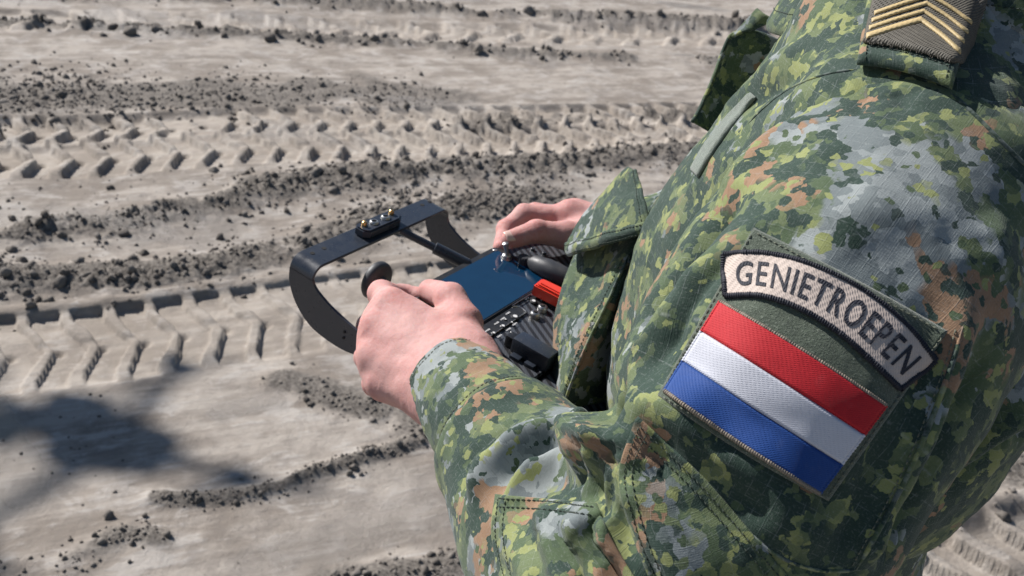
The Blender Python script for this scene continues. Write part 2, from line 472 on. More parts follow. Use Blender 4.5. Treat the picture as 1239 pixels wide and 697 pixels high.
def mat_black_metal(name, col=(0.016, 0.017, 0.020), rough=0.42, metal=0.0, dust=0.18):
    k = NT(name, rough, 0.5, metal); c = k.obj()
    d = k.step(k.noise(c, 48, 6, 0.7), 0.5, 0.85); sp = k.step(k.noise(c, 900, 2), 0.68, 0.74)
    cc = k.mix(k.math('MULTIPLY', d, dust), col, (0.26, 0.23, 0.20))
    cc = k.mix(k.math('MULTIPLY', sp, 0.35), cc, (0.33, 0.30, 0.27))
    k.bsdf(Base_Color=cc, Roughness=k.ramp(k.noise(c, 90, 5), 0.3, 0.7, rough - 0.08, rough + 0.14), Normal=k.bump(k.noise(c, 1500, 2), 0.25, 0.0003))
    return k.m
# ------------------------------------------------------------------ ground: rutted mud with tyre prints
def gl(pix): return np.array([G(x, y)[:2] for x, y in pix])

def line_dist(q, pl):
    """distance, signed side and arc length of points q (n,2) to a polyline"""
    best = np.full(len(q), 1e9); side = np.zeros(len(q)); arc = np.zeros(len(q)); L = 0
    for a, b in zip(pl[:-1], pl[1:]):
        ab = b - a; l = np.linalg.norm(ab); t = np.clip((q - a) @ ab / (l * l), 0, 1)
        dv = q - a - t[:, None] * ab; d = np.linalg.norm(dv, axis=1); m = d < best
        best[m] = d[m]; arc[m] = (L + t * l)[m]; cr = ab[0] * dv[:, 1] - ab[1] * dv[:, 0]; side[m] = np.sign(cr)[m]; L += l
    return best, side, arc

# ridges of crumbled soil: pixel polyline, half width (m), height (m), clods per square metre
BERMS = [
    (spline(gl([(-260, 300), (0, 283), (120, 268), (250, 243), (400, 220), (560, 205), (700, 196), (850, 182), (1100, 160), (1500, 130)]), 60), 0.155, 0.055, 900),
    (spline(gl([(-260, 372), (0, 342), (120, 335), (240, 325), (340, 303), (430, 282), (500, 268), (640, 250)]), 40), 0.12, 0.045, 900),
    (spline(gl([(345, 455), (390, 470), (440, 490), (485, 478), (510, 510)]), 20), 0.075, 0.016, 700),
    (spline(gl([(185, 602), (235, 606), (290, 598), (340, 585), (372, 572), (420, 556), (470, 540), (530, 520)]), 30), 0.032, 0.020, 1500),
    (spline(gl([(-60, 690), (60, 690), (110, 668), (150, 648), (190, 655)]), 20), 0.05, 0.018, 1200),
    (spline(gl([(400, 712), (470, 694), (530, 684), (580, 672), (640, 655)]), 20), 0.055, 0.020, 1300),
    (spline(gl([(1090, 640), (1150, 600), (1239, 565), (1400, 520)]), 20), 0.13, 0.03, 800),
    (spline(gl([(-200, 40), (0, 28), (160, 38), (320, 44), (480, 54), (640, 66), (900, 80)]), 30), 0.10, 0.05, 140),
    (spline(gl([(-200, -8), (200, -2), (400, 5), (640, 18), (860, 30), (1100, 40)]), 30), 0.16, 0.08, 90),
    (spline(gl([(560, 150), (680, 142), (800, 138), (900, 130)]), 20), 0.10, 0.03, 250),
]
PATCH = [  # crumbly dark patches: pixel polyline, half width
    (gl([(60, 118), (200, 112), (330, 116), (420, 108), (520, 116)]), 0.26),
    (gl([(-30, 105), (60, 118)]), 0.35),
    (gl([(440, 262), (500, 258), (600, 240), (680, 235)]), 0.14),
]
# tyre prints: far edge line in pixels, width (m), pitch (m), bar phase
def tyre(p0, p1, width, pitch, depth, name): 
    a, b = gl([p0, p1]); return dict(o=a, d=nrm(b - a), w=width, p=pitch, h=depth, pit=0.018 if name == 'near' else 0.045)
TYRES = [tyre((0, 381), (430, 331), 0.46, 0.124, 0.024, 'near'),
         tyre((0, 141), (400, 134), 0.36, 0.145, 0.032, 'far'),
         tyre((0, 174), (400, 161), 0.40, 0.145, 0.036, 'far2'),
         tyre((0, 14), (400, 24), 0.5, 0.3, 0.03, 'farther'),
         tyre((1060, 660), (1239, 615), 0.46, 0.16, 0.03, 'right')]

def ground_height(q):
    n = len(q)
    z = 0.022 * fbm(q * 0.9, 3, 3) + 0.007 * fbm(q * 4.0, 4, 9)
    # smeared, wheel-flattened strips run with the tracks
    dirv = nrm([0.9, 0.44]); st = np.stack([q @ dirv * 0.9, (q @ np.array([-dirv[1], dirv[0]])) * 9.0], 1)
    sm = fbm(st, 4, 31); z += 0.0030 * sm + 0.0022 * fbm(q * 17, 4, 71)
    loose = np.zeros(n); tread = np.zeros(n)
    for T in TYRES:
        rel = q - T['o']; s = rel @ T['d']; t = -(rel @ np.array([-T['d'][1], T['d'][0]]))     # t grows towards the camera
        wob = 0.010 * vnoise(np.stack([s * 6, s * 0 + 3.3], 1), 5)
        m = (t > -0.25) & (t < T['w'] + 0.25)
        if not m.any(): continue
        tt = (t + wob)[m]; ss = s[m] + 0.006 * vnoise(q[m] * 11, 8); W = T['w']; x = tt / W
        far_ = T['pit'] > 0.02
        inn = (sstep(-0.05, 0.04, tt) if far_ else sstep(-0.008, 0.008, tt)) * (1 - sstep(W - 0.05, W + 0.02, tt))
        depth = T['h'] * (0.8 + 0.35 * fbm(q[m] * 2.2, 2, 12))
        # chevron bars left standing between the lugs
        cl = np.where(x < 0.12, 0.0, np.where(x < 0.5, (x - 0.12) * 1.25, np.where(x < 0.88, 0.475 - (x - 0.5) * 1.25, 0.0)))
        ph = ss / T['p'] - cl; ph = ph - np.floor(ph); dd = np.abs(ph - 0.5) * T['p']
        bw = T['p'] * (0.135 + 0.05 * vnoise(q[m] * 7, 19))
        bar = 1 - sstep(bw, bw + 0.0055, dd)
        bar *= 1 - 0.45 * np.exp(-((x - 0.44) / 0.05) ** 2)
        bar *= sstep(-0.45, 0.15, fbm(q[m] * 3.1, 3, 77) + 0.38)
        # a deep pit where the lug tip bit in
        ph2 = ss / T['p'] - 0.475 - 0.20; ph2 = (ph2 - np.floor(ph2) - 0.5) * T['p']
        pit = np.exp(-(ph2 / 0.013) ** 2 - ((x - 0.50) * W / 0.016) ** 2)
        z[m] += inn * (-depth + depth * (1.25 if far_ else 0.90) * bar - T['pit'] * pit) + 0.012 * np.exp(-((tt + 0.03) / 0.03) ** 2)
        # smooth the floor of the print a bit
        tread[m] = np.maximum(tread[m], inn)
    for pl, hw, hh, dens in BERMS:
        lo = pl.min(0) - 0.6; hi = pl.max(0) + 0.6
        m = ((q > lo) & (q < hi)).all(1)
        if not m.any(): continue
        d, sd, arc = line_dist(q[m], pl)
        wv = hw * (1 + 0.45 * fbm(q[m] * 5, 3, 41))
        k = np.exp(-(d / wv) ** 2 * 1.2)
        lump = fbm(q[m] * 26, 3, 55) * 0.5 + np.abs(fbm(q[m] * 60, 2, 61)) * 0.5
        brk = sstep(-0.55, 0.1, fbm(q[m] * 2.4, 3, 90) + 0.15)
        z[m] += k * brk * hh * (0.65 + 0.8 * lump)
        loose[m] = np.maximum(loose[m], sstep(0.25, 0.7, k * brk + 0.35 * fbm(q[m] * 13, 3, 23)))
    for pl, hw in PATCH:
        d, sd, arc = line_dist(q, pl); k = np.exp(-(d / hw) ** 2) + 0.5 * fbm(q * 4, 3, 8)
        kk = sstep(0.35, 0.75, k); loose = np.maximum(loose, 0.85 * kk); z += 0.010 * kk * fbm(q * 30, 3, 15)
    return z, loose, tread

def build_ground():
    rows = np.r_[-500, -120, -30, -8, -2, -0.5, 0.4, 1.0, np.arange(1.3, 2.25, 0.009), np.arange(2.25, 3.5, 0.0062), np.arange(3.5, 3.6, 0.009), np.arange(3.6, 6.4, 0.014)]
    r = rows[-1]; far = []
    while r < 900: r *= 1.008 if r < 14 else 1.05; far.append(r)
    rows = np.r_[rows, far]
    s = np.linspace(-1, 1, 680)
    wid = 0.62 * np.maximum(rows, 1.2) + 0.55
    X = s[None, :] * wid[:, None] + 0.12 * np.maximum(rows, 0)[:, None]
    ext = np.array([1.0, 2.0, 5, 15, 60, 300, 1200])
    X = np.concatenate([X[:, :1] - ext[::-1][None, :], X, X[:, -1:] + ext[None, :]], 1)
    Y = np.repeat(rows[:, None], X.shape[1], 1)
    q = np.stack([X.ravel(), Y.ravel()], 1)
    z, loose, tread = ground_height(q)
    near = 1 - sstep(15, 60, np.linalg.norm(q, axis=1)); z *= near
    V = np.c_[q, z]
    Fq = grid_faces(*X.shape)[:, ::-1]
    me = pymesh('ground', V, Fq)
    attr_f(me, 'loose', loose); attr_f(me, 'tread', tread)
    # wet, smeared mud lies in a few hollows
    wetpl = [(gl([(330, 690), (430, 640), (560, 600), (640, 560)]), 0.10), (gl([(270, 495), (330, 480)]), 0.05), (gl([(-20, 480), (30, 600)]), 0.08)]
    wet = np.zeros(len(q))
    for pl, hw in wetpl:
        d, _, _ = line_dist(q, pl); wet = np.maximum(wet, sstep(0.3, 0.62, np.exp(-(d / hw) ** 2) + 0.25 * fbm(np.stack([q[:, 0] * 6, q[:, 1] * 14], 1), 4, 66)))
    wet = np.maximum(wet, 0.75 * sstep(0.30, 0.42, fbm(np.stack([q[:, 0] * 1.3 + q[:, 1] * .5, q[:, 1] * 3.2], 1), 5, 91)))
    attr_f(me, 'wet', wet)
    return tag(link('ground', me, mat_mud()), kind='structure')

def mat_mud():
    k = NT('mud', 0.9, 0.25); c = k.obj()
    loose, tread, wet = k.attr('loose'), k.attr('tread'), k.attr('wet')
    st = k.vmath('MULTIPLY', k.node('VectorRotate', dict(rotation_type='Z_AXIS'), Vector=c, Angle=-0.45).outputs[0], (1.0, 6.0, 1.0))
    n1 = k.noise(st, 1.6, 6, 0.6); n2 = k.noise(c, 14, 6, 0.62); n3 = k.noise(c, 90, 5, 0.65); n4 = k.noise(st, 9, 5, 0.6)
    n1 = k.math('ADD', k.math('MULTIPLY', n1, 0.5), k.math('MULTIPLY', k.noise(c, 2.6, 7, 0.62, 0.8), 0.5)); n4 = k.math('ADD', k.math('MULTIPLY', n4, 0.35), k.math('MULTIPLY', k.noise(c, 7.5, 7, 0.66, 0.6), 0.65))
    base = k.mix(k.step(n1, 0.43, 0.57), (0.214, 0.185, 0.156), (0.349, 0.313, 0.273))
    base = k.mix(k.math('MULTIPLY', k.step(n4, 0.50, 0.60), 0.62), base, (0.427, 0.399, 0.367))      # dried pale crust
    base = k.mix(k.math('MULTIPLY', k.step(n2, 0.50, 0.62), 0.45), base, (0.198, 0.174, 0.152))
    base = k.mix(k.math('MULTIPLY', tread, 0.30), base, (0.355, 0.313, 0.265))
    crumb = k.mix(k.step(n3, 0.35, 0.65), (0.098, 0.087, 0.076), (0.233, 0.210, 0.183))
    lo = k.math('MULTIPLY', loose, k.step(k.math('ADD', n2, k.math('MULTIPLY', loose, 0.3)), 0.42, 0.66), clamp=True)
    base = k.mix(lo, base, crumb)
    base = k.mix(k.math('MULTIPLY', wet, 0.55), base, k.mix(k.noise(st, 12, 4), (0.161, 0.138, 0.115), (0.233, 0.206, 0.177)))
    base = k.mix(k.math('MULTIPLY', k.step(n3, 0.6, 0.8), 0.22), base, (0.156, 0.133, 0.115))
    h = k.math('ADD', k.math('MULTIPLY', n3, k.ramp(loose, 0, 1, 0.3, 1.4)), k.math('MULTIPLY', k.noise(c, 420, 4, 0.75), k.ramp(loose, 0, 1, 0.40, 0.9)))
    h = k.math('ADD', h, k.math('ADD', k.math('MULTIPLY', n4, 1.8), k.math('MULTIPLY', k.noise(c, 38, 6, 0.7), 0.9)))
    k.bsdf(Base_Color=base, Normal=k.bump(h, 0.6, 0.011), Roughness=k.ramp(wet, 0, 1, 0.90, 0.24))
    return k.m

def ico(sub):
    bm = bmesh.new(); bmesh.ops.create_icosphere(bm, subdivisions=sub, radius=1)
    V = np.array([v.co for v in bm.verts]); Fc = np.array([[v.index for v in f.verts] for f in bm.faces]); bm.free(); return V, Fc

def build_clods():
    tm = {}
    for sub in (1, 2):
        V, Fc = ico(sub); L = []
        for k in range(9):
            d = 1 + 0.42 * vnoise(V * 1.4 + 10 * k, 3) + 0.38 * vnoise(V * 3.1 + 20 * k, 4)
            L.append(V * d[:, None] * rng.uniform(0.65, 1.2, 3))
        tm[sub] = (L, Fc)
    pos = []; size = []
    for pl, hw, hh, dens in BERMS:
        L = np.r_[0, np.cumsum(np.linalg.norm(np.diff(pl, axis=0), axis=1))]
        nn = int(dens * L[-1] * hw * 4.2)
        a = rng.uniform(0, L[-1], nn); c = np.stack([np.interp(a, L, pl[:, 0]), np.interp(a, L, pl[:, 1])], 1)
        off = rng.normal(0, hw * (0.55 if hw < 0.08 else 0.8), (nn, 2)); q = c + off
        fine = hw < 0.08
        if fine:
            q = np.vstack([q, q + rng.normal(0, 0.02, q.shape)]); nn = len(q)
        keep = fbm(q * 2.4, 3, 90) + 0.15 > rng.uniform(-0.5, 0.15, nn)
        q = q[keep]; pos.append(q)
        size.append(np.clip(rng.lognormal(math.log(0.0060), 0.55, len(q)), 0.0022, 0.02) * (0.62 if fine else 1.0 if dens > 200 else 1.9))
    # strays everywhere
    nn = 9000; q = np.stack([rng.uniform(-3.5, 4, nn), rng.uniform(1.4, 7, nn)], 1); q = q[fbm(q * 1.9, 4, 44) > 0.34]; nn = len(q); pos.append(q); size.append(np.clip(rng.lognormal(math.log(0.0032), 0.5, nn), 0.0015, 0.012))
    for pl, hw in PATCH:
        nn = 700; a = rng.uniform(0, 1, nn); c = pl[0] + a[:, None] * (pl[-1] - pl[0]); q = c + rng.normal(0, hw * 0.7, (nn, 2)); pos.append(q); size.append(np.clip(rng.lognormal(math.log(0.008), 0.4, nn), 0.004, 0.02))
    q = np.vstack(pos); sz = np.concatenate(size)
    z, loose, tr = ground_height(q)
    Vs = []; Fs = []; off = 0; shade = []
    for i in range(len(q)):
        dist = max(1.0, q[i, 1]); sub = 2 if sz[i] / dist > 0.0042 else 1
        L, Fc = tm[sub]; V = L[i % 9]
        a = rng.uniform(0, 6.28); ca, sa = math.cos(a), math.sin(a); b = rng.uniform(-0.6, 0.6); cb, sb = math.cos(b), math.sin(b)
        Rm = np.array([[ca, -sa, 0], [sa, ca, 0], [0, 0, 1]]) @ np.array([[1, 0, 0], [0, cb, -sb], [0, sb, cb]])
        Vs.append((V @ Rm.T) * sz[i] + [q[i, 0], q[i, 1], z[i] + sz[i] * 0.10]); Fs.append(Fc + off); off += len(V)
        shade.append(np.full(len(V), rng.uniform()))
    me = pymesh('soil_clods', np.vstack(Vs), np.vstack(Fs)); attr_f(me, 'shade', np.concatenate(shade))
    k = NT('clod_soil', 0.95, 0.2); c = k.obj(); n = k.noise(c, 120, 4, 0.6)
    col = k.mix(k.attr('shade'), (0.125, 0.112, 0.098), (0.30, 0.275, 0.245))
    col = k.mix(n, tuple([0.11, 0.097, 0.085]), col)
    k.bsdf(Base_Color=col, Normal=k.bump(k.noise(c, 500, 4, 0.7), 0.6, 0.003))
    o = link('soil_clods', me, k.m)
    tag(o, 'grey-brown crumbled soil clods heaped along the ruts', 'soil', kind='stuff')

build_ground()
build_clods()
# ------------------------------------------------------------------ the soldier
WT = nrm([0.42, 0.907, 0]); UT = np.array([-WT[1], WT[0], 0]); ZZ = np.array([0, 0, 1.0])    # his right, his front
SHO = P(1075, 262, 0.565)                       # left shoulder inside the sleeve
TC = SHO + 0.185 * WT; TC = np.array([TC[0], TC[1], 0]) + 0.028 * UT                           # torso axis on the ground
person = empty('person', (TC[0], TC[1], 0))
tag(person, 'person in camouflage jacket with flag patch on sleeve, working a black controller with both hands', 'person')
CAMO = mat_camo('camouflage_sleeve_cloth', uv=True)
CAMO2 = mat_camo('camouflage_body_cloth', (0.31, 0.12, 0.72), uv=True, grey_bias=-0.01)
CAMO3 = mat_camo('camouflage_patch_cloth', (1.31, 0.52, 2.2), uv=True, grey_bias=-0.02)

def tw(x, y, z): return TC + x * WT + y * UT + z * ZZ       # torso frame -> world
def bbox(pts, pad): pts = np.asarray(pts); return pts.min(0) - pad, pts.max(0) + pad
def hitpx(bv, x, y):
    h = bv.ray_cast(Vector(CAM), Vector(nrm(ray(x, y)))); return None if h[0] is None else (np.array(h[0]), np.array(h[1]))

# ---- left sleeve
SL_PTS = [(1085, 275, 0.575, 0.090), (1012, 378, 0.545, 0.083), (945, 490, 0.525, 0.077), (862, 650, 0.525, 0.075), (790, 800, 0.545, 0.075), (684, 640, 0.635, 0.059), (595, 517, 0.707, 0.0495)]
SLP = [(P(x, y, d), r_) for x, y, d, r_ in SL_PTS]
def sdf_sleeve(p):
    d = None
    for k, ((a, ra), (b, rb)) in enumerate(zip(SLP[:-1], SLP[1:])):
        c = sd_cone(p, a, b, ra, rb); d = c if d is None else smin(d, c, 0.035)
    ax_ = nrm(P(543, 455, 0.765) - P(640, 585, 0.665)); pl_ = (p - P(603, 526, 0.700)) @ ax_
    return -smin(-d, -pl_, 0.008)
def arm_coords(p, chain, refv):
    """metres along the limb and around it, for the cloth weave"""
    W = 0; Uo = 0; Vo = 0; L = 0
    for (a, ra), (b, rb) in zip(chain[:-1], chain[1:]):
        ba = b - a; l = np.linalg.norm(ba); t = np.clip((p - a) @ ba / (l * l), 0, 1); d = np.linalg.norm(p - a - t[:, None] * ba, axis=1)
        e1 = nrm(np.cross(ba, refv)); e2 = nrm(np.cross(ba, e1)); rel = p - a
        ang = np.arctan2(rel @ e1, rel @ e2); w = np.exp(-((d - d.min()) / 0.02)) * np.exp(-np.maximum(d - (ra + rb) / 2, -0.02) / 0.012) + 1e-9
        W = W + w; Uo = Uo + w * (L + t * l); Vo = Vo + w * ang * 0.08; L += l
    return np.c_[Uo / W, Vo / W, np.zeros(len(p))]

def poly_field(p, pl):
    """distance to a 3-D polyline and position 0..1 along it"""
    seg = np.linalg.norm(np.diff(pl, axis=0), axis=1); L = np.r_[0, np.cumsum(seg)]; best = np.full(len(p), 1e9); s = np.zeros(len(p))
    for k in range(len(pl) - 1):
        a, ab = pl[k], pl[k + 1] - pl[k]; t = np.clip((p - a) @ ab / (ab @ ab + 1e-12), 0, 1); d = np.linalg.norm(p - a - t[:, None] * ab, axis=1)
        m = d < best; best[m] = d[m]; s[m] = ((L[k] + t * seg[k]) / L[-1])[m]
    return best, s

def fold_cloth(me, folds, micro=0.0012, seed=1, gain=1.0, crook=None):
    """raise and sink the cloth along fold lines drawn on the base surface: (pixels, width mm, height mm, taper)"""
    bv = bvh_of(me); V = verts_of(me); N = normals_of(me); D = np.zeros(len(V))
    for pix, w, a, tp in folds:
        pl = []
        for x, y in spline(pix, 14):
            h = hitpx(bv, x, y)
            if h is not None: pl.append(h[0])
        if len(pl) < 3: continue
        pl = np.array(pl); lo_, hi_ = pl.min(0) - 0.05, pl.max(0) + 0.05
        m = np.where(((V > lo_) & (V < hi_)).all(1))[0]
        d, s = poly_field(V[m], pl); w *= 1.15e-3; a *= gain * 1e-3
        w_ = w * (1 + 0.25 * vnoise(V[m] * 60, seed + 3))
        t0, t1 = tp
        env = sstep(0, max(t0, 1e-3), s) * (1 - sstep(1 - max(t1, 1e-3), 1, s)) if True else 1
        if t0 == 0: env = 1 - sstep(1 - max(t1, 1e-3), 1, s)
        if t1 == 0: env = sstep(0, max(t0, 1e-3), s)
        if t0 == 0 and t1 == 0: env = 1
        prof = np.exp(-(d / w_) ** 2) - 0.38 * np.exp(-((d - 2.0 * w_) / (0.9 * w_)) ** 2) if a > 0 else np.exp(-(np.abs(d) / w_) ** 1.15)
        D[m] += a * env * prof
    if crook is not None:                      # fine pleats fanning out of the crook of the elbow
        h = hitpx(bv, *crook)
        if h is not None:
            rel = V - h[0]; r_ = np.linalg.norm(rel, axis=1); th = np.arctan2(rel @ _U, rel @ _R)
            w_ = sstep(0.006, 0.035, r_) * (1 - sstep(0.05, 0.115, r_)) * sstep(-0.2, 0.35, -(rel @ _R) / (r_ + 1e-6) + 0.25)
            ph = th * 11 + 2.2 * fbm(V * 26, 2, seed + 5); D += 0.0030 * w_ * (1 - 2 * np.abs(np.sin(ph)) ** 0.7) * (0.6 + 0.8 * fbm(V * 18, 2, seed + 6))
    n1 = fbm(V * 22, 3, seed + 10); n2 = fbm(V * np.array([55, 55, 55]), 3, seed + 20)
    D += micro * (1.6 * n1 + 0.7 * n2)
    V2 = V + N * D[:, None]
    set_verts(me, V2); return V2

lo, hi = bbox([q for q, _ in SLP], 0.115)
V, Q = surface_nets(sdf_sleeve, lo, hi, 0.0085)
sleeve_me = subdivide(V, Q, 2); sleeve_me.name = 'sleeve'
attr_v(sleeve_me, 'cloth', arm_coords(verts_of(sleeve_me), SLP, ray(900, 400)))
FOLDS = [
    # gathered crook of the elbow
    ([(742, 548), (700, 528), (655, 522), (612, 545), (580, 590), (562, 640)], 9, 7.0, (0.05, 0.3)),
    ([(744, 552), (700, 548), (655, 565), (620, 605), (600, 660)], 8, 6.5, (0.05, 0.3)),
    ([(740, 540), (690, 508), (640, 500), (600, 515), (570, 550)], 8, 4.0, (0.1, 0.35)),
    ([(743, 550), (690, 538), (640, 545), (598, 585)], 6, -6.0, (0.1, 0.4)),
    ([(745, 556), (715, 565), (690, 590), (678, 610)], 5, 2.6, (0.05, 0.5)),
    ([(746, 560), (735, 580), (722, 612)], 4.5, 2.2, (0.05, 0.5)),
    ([(740, 545), (705, 556), (665, 590)], 5, -4.0, (0.1, 0.5)),
    ([(748, 556), (742, 590), (745, 640)], 6, -3.5, (0.1, 0.5)),
    ([(600, 540), (585, 565), (570, 610)], 8, 3.0, (0.4, 0.4)),
    ([(660, 470), (690, 500), (730, 525)], 7, 3.5, (0.3, 0.3)),
    # upper arm slumping over the crook
    ([(880, 530), (840, 506), (805, 494), (768, 502), (745, 528), (738, 556)], 11, 6.5, (0.4, 0.1)),
    ([(760, 470), (742, 500), (732, 528)], 9, -9.0, (0.3, 0.2)),
    ([(800, 530), (775, 540), (757, 575), (757, 640)], 8, 4.0, (0.3, 0.3)),
    # long drag folds from the shoulder down the front
    ([(1000, 232), (940, 262), (885, 295), (830, 342), (788, 392), (766, 445), (768, 492)], 9, 3.6, (0.5, 0.15)),
    ([(935, 150), (875, 195), (835, 240), (805, 290), (782, 335), (765, 400)], 11, 8.0, (0.25, 0.3)),
    ([(905, 215), (850, 270), (812, 325), (785, 365), (762, 425)], 9, -8.5, (0.25, 0.25)),
    ([(915, 290), (868, 335), (830, 390), (800, 445), (785, 480)], 8, 2.0, (0.3, 0.25)),
    ([(905, 300), (850, 345), (812, 395), (783, 450)], 7, -5.5, (0.3, 0.3)),
    ([(1010, 130), (950, 160), (900, 200), (865, 245)], 10, 4.0, (0.4, 0.4)),
    ([(960, 135), (905, 168), (868, 210), (838, 262)], 6, -4.0, (0.4, 0.4)),
    ([(1060, 105), (1040, 125), (1045, 160)], 7, -2.2, (0.2, 0.6)),
    ([(1085, 108), (1095, 125), (1120, 130)], 6, -2.0, (0.2, 0.6)),
    ([(1120, 235), (1060, 250), (1000, 275), (955, 290)], 14, 2.2, (0.4, 0.4)),
    # below the flag
    ([(800, 500), (860, 545), (930, 590), (985, 630)], 10, 3.5, (0.3, 0.4)),
    ([(820, 535), (880, 585), (950, 650)], 9, -3.0, (0.3, 0.4)),
    ([(905, 600), (960, 640), (1010, 670)], 10, 2.5, (0.4, 0.4)),
    # back edge of the sleeve
    ([(1195, 345), (1165, 400), (1140, 470), (1110, 545), (1070, 625), (1035, 690)], 7, 4.5, (0.3, 0.1)),
    ([(1215, 400), (1180, 470), (1140, 540), (1095, 620), (1060, 680)], 8, -5.0, (0.3, 0.2)),
    ([(1165, 330), (1150, 385), (1130, 450)], 8, 2.5, (0.4, 0.4)),
    ([(1190, 250), (1205, 300), (1200, 350)], 12, 3.0, (0.4, 0.4)),
    # long soft pleats over the elbow pocket
    ([(625, 612), (622, 655), (640, 700)], 7, 2.5, (0.2, 0.0)),
    ([(660, 615), (664, 655), (680, 705)], 6, 4.0, (0.2, 0.0)),
    ([(690, 618), (700, 660), (720, 710)], 6, 4.5, (0.2, 0.0)),
    ([(722, 618), (738, 660), (765, 715)], 6, 5.0, (0.2, 0.0)),
    ([(676, 620), (684, 660), (702, 710)], 5, -4.0, (0.2, 0.0)),
    ([(707, 622), (722, 665), (745, 712)], 5, -4.5, (0.2, 0.0)),
    ([(765, 570), (785, 630), (820, 700)], 9, 3.5, (0.3, 0.0)),
    ([(800, 590), (830, 650), (870, 710)], 9, -3.0, (0.3, 0.0)),
]
fold_cloth(sleeve_me, FOLDS, 0.0013, 3, 1.6, (746, 549))
def tones(me, bv, name, blobs):
    V_ = verts_of(me); a = np.zeros(len(V_))
    for x, y, r_, v in blobs:
        h_ = hitpx(bv, x, y)
        if h_ is not None: a += v * np.exp(-(np.linalg.norm(V_ - h_[0], axis=1) / r_) ** 2)
    attr_f(me, name, a)
sleeve_bv = bvh_of(sleeve_me)
tones(sleeve_me, sleeve_bv, 'tone', [(1040, 190, .05, 1.3), (1110, 300, .04, 1.0), (1070, 240, .04, .8), (690, 535, .03, 1.2), (610, 575, .03, 1.0), (820, 500, .02, .8), (1150, 200, .03, .6),
    (870, 620, .07, -.7), (650, 660, .05, -.9), (800, 330, .05, -.5), (930, 250, .03, -.6), (1090, 560, .06, -.3), (850, 420, .04, -.6)])
tones(sleeve_me, sleeve_bv, 'rust', [(945, 165, .022, 1.0), (905, 205, .025, 1.1), (870, 262, .018, .8), (590, 600, .02, .9), (580, 640, .02, .7), (1200, 370, .03, 1.0), (820, 300, .018, .9), (690, 530, .012, .8), (1150, 420, .025, .8)])
sleeve = link('sleeve', sleeve_me, CAMO, person, True)
sleeve_bv = bvh_of(sleeve_me)

# ---- body of the jacket
TZ = np.array([0.93, 1.02, 1.10, 1.18, 1.215, 1.25, 1.30, 1.38, 1.46, 1.52, 1.56, 1.60, 1.66])
TA = np.array([0.205, 0.205, 0.205, 0.180, 0.195, 0.202, 0.205, 0.205, 0.195, 0.165, 0.120, 0.080, 0.070])
TBF = np.array([0.150, 0.150, 0.155, 0.145, 0.155, 0.160, 0.160, 0.148, 0.108, 0.078, 0.068, 0.065, 0.060])
TBB = np.array([0.140, 0.140, 0.140, 0.110, 0.130, 0.145, 0.155, 0.165, 0.160, 0.125, 0.095, 0.080, 0.070])
def sdf_torso(p):
    q = p - TC; x = q @ WT; y = q @ UT; z = q[:, 2]
    a = np.interp(z, TZ, TA); b = np.where(y > 0, np.interp(z, TZ, TBF), np.interp(z, TZ, TBB))
    e = (np.abs(x / a) ** 2.3 + np.abs(y / b) ** 2.3) ** (1 / 2.3)
    d = (e - 1) * np.minimum(a, b)
    d = smin(d, sd_cone(p, tw(-0.165, -0.03, 1.485), tw(0.165, -0.03, 1.485), 0.062, 0.062), 0.05)
    d = smin(d, sd_cone(p, tw(-0.06, -0.015, 1.535), tw(0.06, -0.015, 1.535), 0.055, 0.055), 0.05)
    d = np.maximum(d, 1.185 - z); d = np.maximum(d, z - 1.59)
    return d
lo, hi = bbox([tw(-.27, -.22, 1.16), tw(.27, .22, 1.62), tw(-.27, .22, 1.16), tw(.27, -.22, 1.62)], 0.02)
V, Q = surface_nets(sdf_torso, lo, hi, 0.011)
torso_me = subdivide(V, Q, 2); torso_me.name = 'jacket'
_v = verts_of(torso_me) - TC; attr_v(torso_me, 'cloth', np.c_[np.arctan2(_v @ WT, _v @ UT) * 0.17, _v[:, 2], _v[:, 2] * 0])
TF = [
    ([(1300, 395), (1239, 432), (1180, 480), (1120, 545)], 9, 6.0, (0.2, 0.4)),
    ([(1300, 430), (1239, 462), (1170, 520), (1110, 580)], 8, -6.0, (0.2, 0.4)),
    ([(1300, 455), (1239, 495), (1170, 548), (1100, 600)], 9, 6.0, (0.2, 0.4)),
    ([(1300, 480), (1239, 520), (1170, 572), (1110, 612)], 7, -5.0, (0.2, 0.3)),
    ([(1280, 340), (1220, 400), (1180, 450)], 9, 5.0, (0.3, 0.3)),
    ([(1010, 30), (950, 70), (900, 112), (860, 150)], 9, 3.0, (0.3, 0.3)),
    ([(1000, 60), (945, 95), (895, 135)], 7, -3.0, (0.3, 0.3)),
]
fold_cloth(torso_me, TF, 0.0022, 9, 1.5)
jacket = link('jacket', torso_me, CAMO2, person, True)
torso_bv = bvh_of(torso_me)

